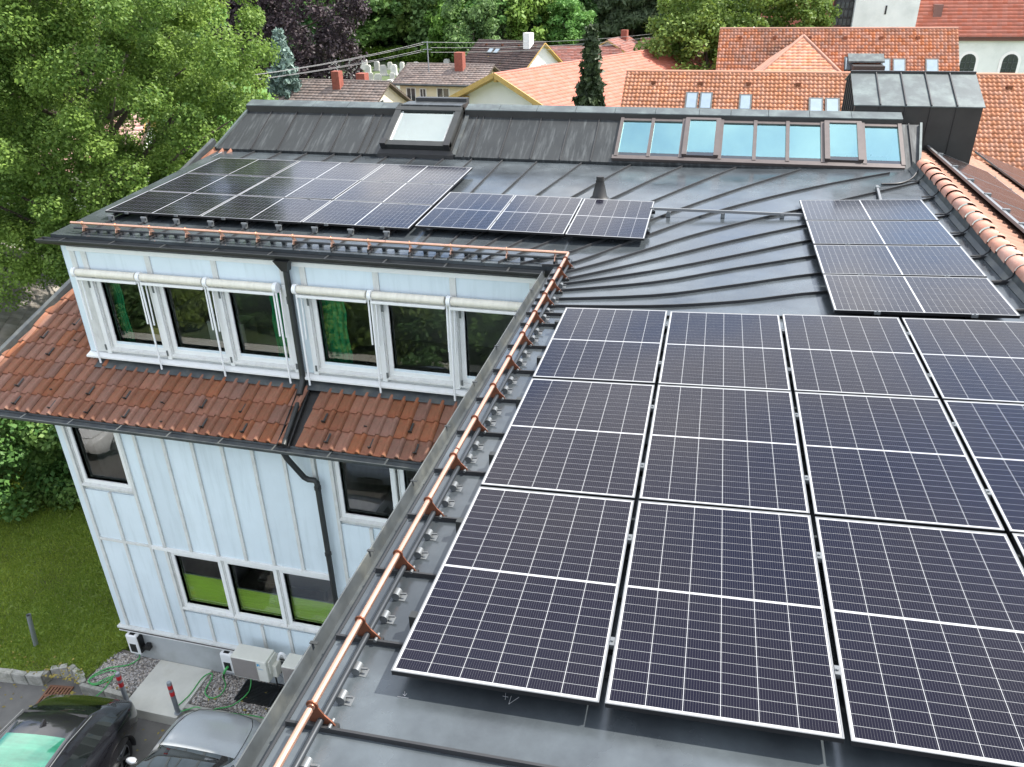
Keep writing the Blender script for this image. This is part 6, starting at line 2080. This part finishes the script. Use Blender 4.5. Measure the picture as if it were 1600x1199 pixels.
# second roof with a cross gable
def annex(t, rf, h_e, h_r, k, l2, w2):
    roof_lights([(0.95, 2.6, .6, 1.2, 1), (3.3, 2.75, .6, 1.2, 1), (4.15, 2.75, .8, 1.2, 1), (6.2, 2.75, .8, 1.2, 1)])(t, rf, h_e, h_r, k, l2, w2)
    m_ = MB().box(1.05, 3.0, -4.2, -2.6, h_r - 3.6, h_r - 2.05)
    link('roof_hatch', m_.mesh('roof_hatch', 'dark_metal'), rf)
    m_ = MB().hexa([(0.85, -2.9, h_r - 1.95), (3.15, -2.9, h_r - 1.95), (3.15, -1.9, h_r - 1.55), (0.85, -1.9, h_r - 1.55)], [(0.85, -2.9, h_r - 1.85), (3.15, -2.9, h_r - 1.85), (3.15, -1.9, h_r - 1.45), (0.85, -1.9, h_r - 1.45)])
    link('hatch_roof', m_.mesh('hatch_roof', 'patina'), rf)


roof_house('tiled_hall', 'building with weathered orange-brown roof, roof windows and a dark hatch in front of the church', 'building', 9.2, 61.0, 0, 15.2, 12, -10.8, -5.6, -0.25, 'plaster_white', 'tile_aged', 0.24, 0.30, 0.3, extra=annex, amp=0.05, seed=33)
m_ = MB()
hp = [(1.6, 55.2, -3.9), (7.2, 58.6, -0.95), (11.0, 55.0, -3.9)]
t = thing('hipped_annex', 'pale orange triangular hipped roof between the two orange tiled halls', 'building', (7, 53, -10.8))
apex = Vector((6.9, 58.4, -0.55))
base_ = [Vector((1.3, 50.5, -4.6)), Vector((11.6, 50.5, -4.6)), Vector((11.6, 60, -4.6)), Vector((1.3, 60, -4.6))]
w_ = MB(); w_.add([(p.x, p.y, -11) for p in base_] + [tuple(p) for p in base_], [(0, 1, 5, 4), (1, 2, 6, 5), (2, 3, 7, 6), (3, 0, 4, 7)])
w_.build('wall', 'plaster_white', t, recalc=False)
vdir = (apex - (base_[0] + base_[1]) / 2); vdir = Vector((0, vdir.y, vdir.z))
Vl = vdir.length


def tri_mask(c):
    f = (c[:, 2] + 4.6) / (apex.z + 4.6)
    return (c[:, 0] > 1.3 + (apex.x - 1.3) * f) & (c[:, 0] < 11.6 + (apex.x - 11.6) * f)


tile_field((1.3, 50.5, -4.6), (1, 0, 0), vdir, 10.3, Vl, 0.32, 0.36, 0.03, 0.02, 'tile_pale', 'roof_tiles', t, samples=3, mask=tri_mask, seed=35)
rd = MB()
rd.add([base_[0], apex, base_[3]], [(0, 1, 2)]); rd.add([base_[1], base_[2], apex], [(0, 1, 2)])
rd.build('side_slope', 'tile_pale', t, recalc=False)
m_ = MB()
for b in (base_[0], base_[1]):
    m_.tube([b, apex], 0.12, 6)
m_.build('hip_tiles', 'tile_aged', t)

# church
t = thing('church', 'white church with orange roof, square tower and arched windows at the upper right', 'church', (20, 84, -11))
m_ = MB()
m_.box(17.8, 45, 80, 95, -12, -2.0)
m_.build('nave_wall', 'church_white', t)
m_ = MB(); m_.box(17.7, 45, 79.6, 79.95, -2.3, -2.0); m_.build('cornice', 'tile_redbrown', t)
tile_field((17.6, 79.2, -1.95), (1, 0, 0), (0, 0.62, 0.78), 28, 10, 0.4, 0.36, 0.015, 0.025, 'tile_new', 'nave_roof', t, samples=3, seed=41)
for xw in (23.2, 26.6, 30.0, 33.4):
    pl = [(xw - 0.62, -5.6), (xw + 0.62, -5.6)] + [(xw + 0.62 * math.cos(a), -4.0 + 0.62 * math.sin(a)) for a in np.linspace(0, math.pi, 10)]
    pf = [(xw - 0.85, -5.8), (xw + 0.85, -5.8)] + [(xw + 0.85 * math.cos(a), -4.0 + 0.85 * math.sin(a)) for a in np.linspace(0, math.pi, 10)]
    wo = MB().prism([(a, 79.93, b) for a, b in pf], (0, 0.08, 0)).build('arched_window', 'plaster_white', t)
    MB().prism([(a, 79.91, b) for a, b in pl], (0, 0.03, 0)).build('pane', 'window_dark', wo)
    g_ = MB()
    for x in (xw - 0.2, xw + 0.2):
        g_.box(x - 0.03, x + 0.03, 79.87, 79.90, -5.6, -3.5)
    for z in (-5.1, -4.6, -4.1):
        g_.box(xw - 0.6, xw + 0.6, 79.87, 79.899, z - 0.03, z + 0.03)
    g_.build('glazing_bars', 'gutter_metal', wo)
MB().box(12.75, 18.0, 78.8, 84, -12, 12).build('tower', 'church_white', t)
MB().box(15.25, 15.4, 78.76, 78.82, -0.1, 0.6).build('slit_window', 'black', t)
tile_field((3.5, 79.6, -1.1), (1, 0, 0), (0, 0.62, 0.78), 8.4, 9, 0.4, 0.36, 0.015, 0.025, 'tile_new', 'choir_roof', t, samples=3, mask=lambda c: c[:, 0] > 3.2 + (c[:, 2] + 1.1) * 1.5, seed=43)
MB().box(3.6, 11.9, 80.2, 92, -12, -1.3).build('choir_wall', 'church_white', t)
m_ = MB(); m_.box(11.2, 12.72, 79.6, 83, -12, 9); m_.build('stair_tower', 'steep_metal', t)
g_ = MB()
for k in range(4):
    for z in range(8):
        g_.box(11.3 + k * 0.36, 11.56 + k * 0.36, 79.52, 79.58, -1.0 + z * 0.7, -0.5 + z * 0.7)
g_.build('slate_panel', 'gutter_metal', t)
for xq in (10.4, 19.6):
    MB().box(xq, xq + 0.7, 80.4, 81.2, -0.4, 0.6).build('dormer', 'tile_redbrown', t)

# orange roofed white house, gable towards the camera
def eaves(t, rf, h_e, h_r, k, l2, w2):
    m_ = MB()
    for v_ in (-w2 * 0.55, w2 * 0.55, 0):
        z = h_r - abs(v_) * k - 0.35
        link('purlin', MB().box(-l2 - 0.9, -l2 + 0.3, v_ - 0.12, v_ + 0.12, z - 0.15, z + 0.1).mesh('purlin', 'timber'), rf)
    bb = MB()
    for sy in (-1, 1):
        bb.bar((-l2 - 1.02, sy * (w2 + 1.0), h_r - (w2 + 1.0) * k - 0.05), (-l2 - 1.02, 0, h_r - 0.05), 0.06, 0.32)
    link('barge_board', bb.mesh('barge_board', 'timber'), rf)


roof_house('family_house', 'white house with new salmon-orange roof and honey timber eaves behind the ridge', 'house', -7.2, 63.0, R(66), 26, 11.6, -11.0, -4.9, -2.35, 'plaster_white', 'tile_new', 0.36, 0.4, 1.0,
           windows=(('l', -2.6, 1.6, 1.1, 1.3), ('l', 1.5, 1.2, 1.2, 1.2), ('l', -4.6, 4.0, .9, 1.3)), extra=eaves, amp=0.03, seed=45)
roof_house('family_house', 'cream house with grey-brown roof and pale chimney, left one behind the ridge', 'house', -30.2, 62.0, R(-4), 9.6, 8.8, -11, -6.4, -4.25, 'plaster_cream', 'tile_greybrown', 0.36, 0.40, 0.5,
           windows=(('r', -0.9, 4.5, .6, .9), ('r', 1.5, 1.5, 1.0, 1.2), ('f', 2, 1.0, 1.0, 1.2)), chimneys=((0.9, -0.9, .7, 1.3, 'brick_red'), (2.4, 0.7, .8, 0.9, 'brick_red')), amp=0.03, seed=47)
roof_house('family_house', 'cream two-storey house with grey-brown roof and red chimney beside the graveyard', 'house', -23.0, 72.0, R(-4), 7.6, 6.4, -11, -5.0, -3.85, 'plaster_cream', 'tile_greybrown', 0.36, 0.40, 0.6,
           windows=(('f', -2.7, 4.05, .8, 1.3), ('f', -1.5, 4.3, .5, 1.0), ('f', 0.5, 4.0, 1.1, 1.4), ('r', 0.6, 4.4, 1.0, 1.3)), chimneys=((1.4, -1.0, .8, 1.5, 'brick_red'),), amp=0.03, seed=49)
roof_house('family_house', 'white house with dark brown roof and white chimney in the middle distance', 'house', -23.0, 96.0, R(-20), 8.5, 9.0, -10.2, -6.2, -3.5, 'plaster_white', 'tile_brown', 0.4, 0.42, 0.6,
           windows=(('r', 0.5, 3.0, 1.0, 1.2), ('f', 1, 1.5, 1.2, 1.2)), chimneys=((3.0, -0.8, .9, 1.5, 'plaster_white'),), amp=0.02, seed=51, extra=roof_lights([(-1.8, 1.6, .7, .9, 1), (-0.9, 1.6, .7, .9, 1)]))
roof_house('family_house', 'low house with red-brown roof just left of the dark conifer top', 'house', -15.6, 103.0, R(12), 9.0, 8.0, -9.5, -6.2, -4.6, 'plaster_white', 'tile_redbrown', 0.4, 0.42, 0.5, amp=0.02, seed=53)
roof_house('family_house', 'small house with red-brown gabled roof right of the dark conifer top', 'house', -11.6, 108.0, R(80), 8.0, 7.6, -9.2, -6.0, -3.9, 'plaster_white', 'tile_redbrown', 0.4, 0.42, 0.5, chimneys=((1.0, -0.6, .8, 1.2, 'brick_red'),), amp=0.02, seed=55)
roof_house('family_house', 'house with red-brown roof beside the round green tree', 'house', -4.5, 112.0, R(10), 8.0, 7.6, -9.0, -6.2, -4.2, 'plaster_white', 'tile_redbrown', 0.4, 0.42, 0.5, amp=0.02, seed=57)
roof_house('family_house', 'pale house with pink tiled roof glimpsed through the huge maple', 'house', -38.5, 38.0, R(25), 12, 9, -9.4, -6.0, -3.6, 'plaster_white', 'tile_pink', 0.36, 0.4, 0.5, windows=(('f', 2, 1.0, 1.0, 1.2), ('f', -2, 1.0, 1.0, 1.2)), amp=0.03, seed=59)
roof_house('garden_annex', 'low annex with grey concrete tile roof at the left edge beyond the skirt roof', 'outbuilding', -20.8, 15.2, R(-58), 9, 7.0, -8.6, -6.6, -4.9, 'plaster_white', 'tile_grey', 0.27, 0.34, 0.35, amp=0.03, seed=61)
roof_house('family_house', 'distant house with red roof high on the wooded hillside at the top edge', 'house', -62, 150, R(10), 10, 9, -3.2, 0.4, 2.6, 'plaster_white', 'tile_redbrown', 0.5, 0.5, 0.5, amp=0.02, seed=63)
roof_house('family_house', 'distant pale house between trees at the top edge, centre', 'house', -40, 190, R(-8), 12, 9, 1.0, 3.6, 5.6, 'plaster_white', 'tile_redbrown', 0.5, 0.5, 0.5, amp=0.02, seed=65)

# graveyard and hedge
gv = []
gs = MB(); gs.box(-0.42, 0.42, -0.12, 0.12, 0, 1.0)
gs.prism([(-0.42, -0.12, 1.0), (0.42, -0.12, 1.0), (0.25, -0.12, 1.18), (-0.25, -0.12, 1.18)], (0, 0.24, 0))
gs.box(-0.55, 0.55, -0.25, 0.25, 0, 0.18)
gme = gs.mesh('gravestone', 'stone')
rgg = random.Random(5)
for row in range(5):
    for k in range(9):
        x = -51.0 + k * 2.1 + rgg.uniform(-.5, .5)
        y = 93.0 + row * 3.2 + rgg.uniform(-.6, .6)
        o_ = link('gravestone', gme)
        o_.location = (x, y, float(terr(np.array(x), np.array(y))) - 0.02)
        o_.rotation_euler = (0, 0, rgg.uniform(-.5, .5))
        s_ = rgg.uniform(0.8, 1.35); o_.scale = (s_ * rgg.uniform(.8, 1.1), s_, s_)
        tag(o_, 'pale gravestone in the small graveyard in front of the clipped hedge', 'gravestone', 'gravestones in the graveyard')
hx0, hx1, hy = -54, -32, 111.0
n_ = 220
hc = np.stack([np.linspace(hx0, hx1, n_), np.full(n_, hy) + RNG.uniform(-.5, .5, n_), RNG.uniform(0.3, 1.6, n_)], -1)
hc[:, 2] += terr(hc[:, 0], hc[:, 1])
V_, Q, ti = leaves(hc, np.full(n_, 0.75), 60, 0.26, 77, flat=0.4)
tag(link('hedge', np_mesh('hedge', V_, Q, 'hedge', ti)), 'bright clipped hedge behind the gravestones', 'hedge')

# trees of their own
TG = lambda x, y: float(terr(np.array(float(x)), np.array(float(y)))) - 0.1
decid('copper_beech', 'large dark purple copper beech behind the maple', (-42.5, 76, TG(-42, 76)), 11, (7.0, 6.5, 8.2), 8.6, 260, 1.25, 150, 0.30, 'leaf_purple', 81, limbs=12, r0=0.4)
conifer('blue_spruce', 'silvery blue spruce in front of the purple beech', (-34.2, 61, -11), 11.0, 2.9, 26, 26, 0.30, 'needle_blue', 83)
conifer('slim_conifer', 'slim dark conifer rising in front of the orange roofs behind the ridge', (-3.6, 31.0, -9.2), 10.9, 1.8, 40, 20, 0.19, 'needle_dark', 85, droop=0.25)
decid('lime_tree', 'round bright green tree left of the orange halls', (0.6, 72, -11), 11, (5.2, 5, 7.0), 7.8, 210, 1.1, 170, 0.28, 'leaf_bright', 87, limbs=10, r0=0.3)
decid('round_tree', 'small round green tree in front of the church roof', (7.3, 73, -11), 10, (3.0, 2.8, 2.6), 10.6, 70, 0.8, 160, 0.24, 'leaf_bright', 89, limbs=8, r0=0.2)
decid('willow_tree', 'grey-green weeping willow at the foot of the hill', (-11.8, 128, TG(-11, 128)), 8, (6.5, 5.5, 5.2), 5.2, 190, 1.2, 130, 0.42, 'leaf_willow', 91, limbs=8, r0=0.3, elong=2.0, droop=0.8)
conifer('dark_spruce', 'tall dark spruce standing out of the hillside wood', (-46.6, 118, TG(-46, 118)), 15.5, 3.4, 26, 16, 0.5, 'needle_dark', 93)

# hillside wood
protos = []
for i, (mat, rad, seed) in enumerate((('leaf_green', (4.4, 4.2, 4.6), 101), ('leaf_bright', (4.0, 4.0, 4.4), 103), ('leaf_dark', (4.6, 4.4, 5.0), 105), ('leaf_green', (3.4, 3.4, 5.2), 107))):
    lab = ('broad mid-green tree in the hillside wood', 'bright green tree in the hillside wood', 'dark green tree in the hillside wood', 'slender green tree in the hillside wood')[i]
    protos.append(decid('hillside_tree', lab, (0, 0, 0), 6.5, rad, 5.4, 95, 1.25, 95, 0.50, mat, seed, limbs=5, r0=0.25, group='trees of the hillside wood', lump=0.5) + (lab,))
protos.append(conifer('hillside_conifer', 'dark conifer in the hillside wood', (0, 0, 0), 13, 2.6, 20, 10, 0.55, 'needle_dark', 109, group='conifers of the hillside wood') + ('dark conifer in the hillside wood',))
rgt = random.Random(12)
spots = []
for row in range(8):
    y = 116 + row * 10.5
    half = 26 + row * 6.5
    cxr = -28 - row * 2.6
    x = cxr - half * 1.25
    while x < cxr + half * 1.5:
        xx_ = x + rgt.uniform(-1.5, 1.5); yy_ = y + rgt.uniform(-3.5, 3.5)
        ok = not (yy_ < 124 and -52 < xx_ < -30 and yy_ < 112)
        if -20 < xx_ < -3 and 118 < yy_ < 134: ok = False
        if math.hypot(xx_ + 62, yy_ - 147) < 8 or math.hypot(xx_ + 40, yy_ - 186) < 8: ok = False
        if ok: spots.append((xx_, yy_))
        x += rgt.uniform(5.0, 7.0) + row * 0.25
# nearer trees between the houses
spots += [(-34, 112), (-29, 110), (-26, 114), (-20, 116), (-50, 112), (-56, 104), (-60, 96), (-66, 90), (-70, 104), (-54, 84), (-62, 78), (-31, 118), (4, 118), (9, 122), (-1, 120), (14, 128), (-75, 85), (-58, 66), (-68, 70), (-50, 60), (-44, 52), (-30, 104), (-36, 48), (-48, 44), (-54, 36), (-46, 30), (-60, 46), (-66, 56), (-40, 24), (-52, 22), (-64, 30), (-34, 13), (-44, 12), (22, 118), (30, 126), (38, 116), (46, 124), (54, 110)]
used = [False] * len(protos)
for (x, y) in spots:
    i = rgt.choices(range(5), weights=(30, 22, 26, 16, 9))[0]
    root, kids, lab = protos[i]
    if not used[i]:
        o_ = root; used[i] = True
    else:
        o_ = copy_thing(root, kids, lab)
    o_.location = (x, y, TG(x, y))
    s_ = rgt.uniform(0.75, 1.25)
    o_.scale = (s_ * rgt.uniform(.9, 1.1), s_ * rgt.uniform(.9, 1.1), s_ * rgt.uniform(.85, 1.2))
    o_.rotation_euler = (0, 0, rgt.uniform(0, 6.28))

# roof mast with power lines
PM = (-24.6, 70.5)
t = thing('roof_mast', 'thin electricity mast with insulator bar standing on the cream house roof', 'mast', (PM[0], PM[1], -4.2))
MB().tube([(PM[0], PM[1], -4.6), (PM[0], PM[1], -1.75)], 0.06, 8).build('mast_pole', 'post_grey', t)
MB().bar((PM[0] - 0.5, PM[1], -1.85), (PM[0] + 0.5, PM[1], -1.85), 0.07, 0.07).build('cross_arm', 'post_grey', t)
MB().bar((PM[0] - 0.4, PM[1], -2.45), (PM[0] + 0.4, PM[1], -2.45), 0.06, 0.06).build('cross_arm', 'post_grey', t)


def wire(p0, p1, sag, label):
    pts = [Vector(p0).lerp(Vector(p1), f) - Vector((0, 0, sag * 4 * f * (1 - f))) for f in np.linspace(0, 1, 14)]
    tag(MB().tube(pts, 0.017, 5).build('power_line', 'wire', None), label, 'power line', 'overhead power lines')


for k, (dz, lab) in enumerate(((-1.85, 'upper of the wires'), (-2.0, 'second of the wires'), (-2.45, 'third of the wires'), (-2.6, 'lowest of the wires'))):
    wire((PM[0] - 0.3, PM[1], dz), (-38.0 - 0.6 * k, 52.0, dz - 1.6 + 0.1 * k), 0.35, lab + ' sagging from the roof mast towards the blue spruce')
for k, (dz, lab) in enumerate(((-1.85, 'upper wire'), (-2.3, 'middle wire'), (-2.7, 'lower wire'))):
    wire((PM[0] + 0.3, PM[1], dz), (-5.0, 116, -3.6 + 0.0 * k + (dz + 1.85) * 0.9), 0.5, lab + ' running from the roof mast to the right towards the willow')
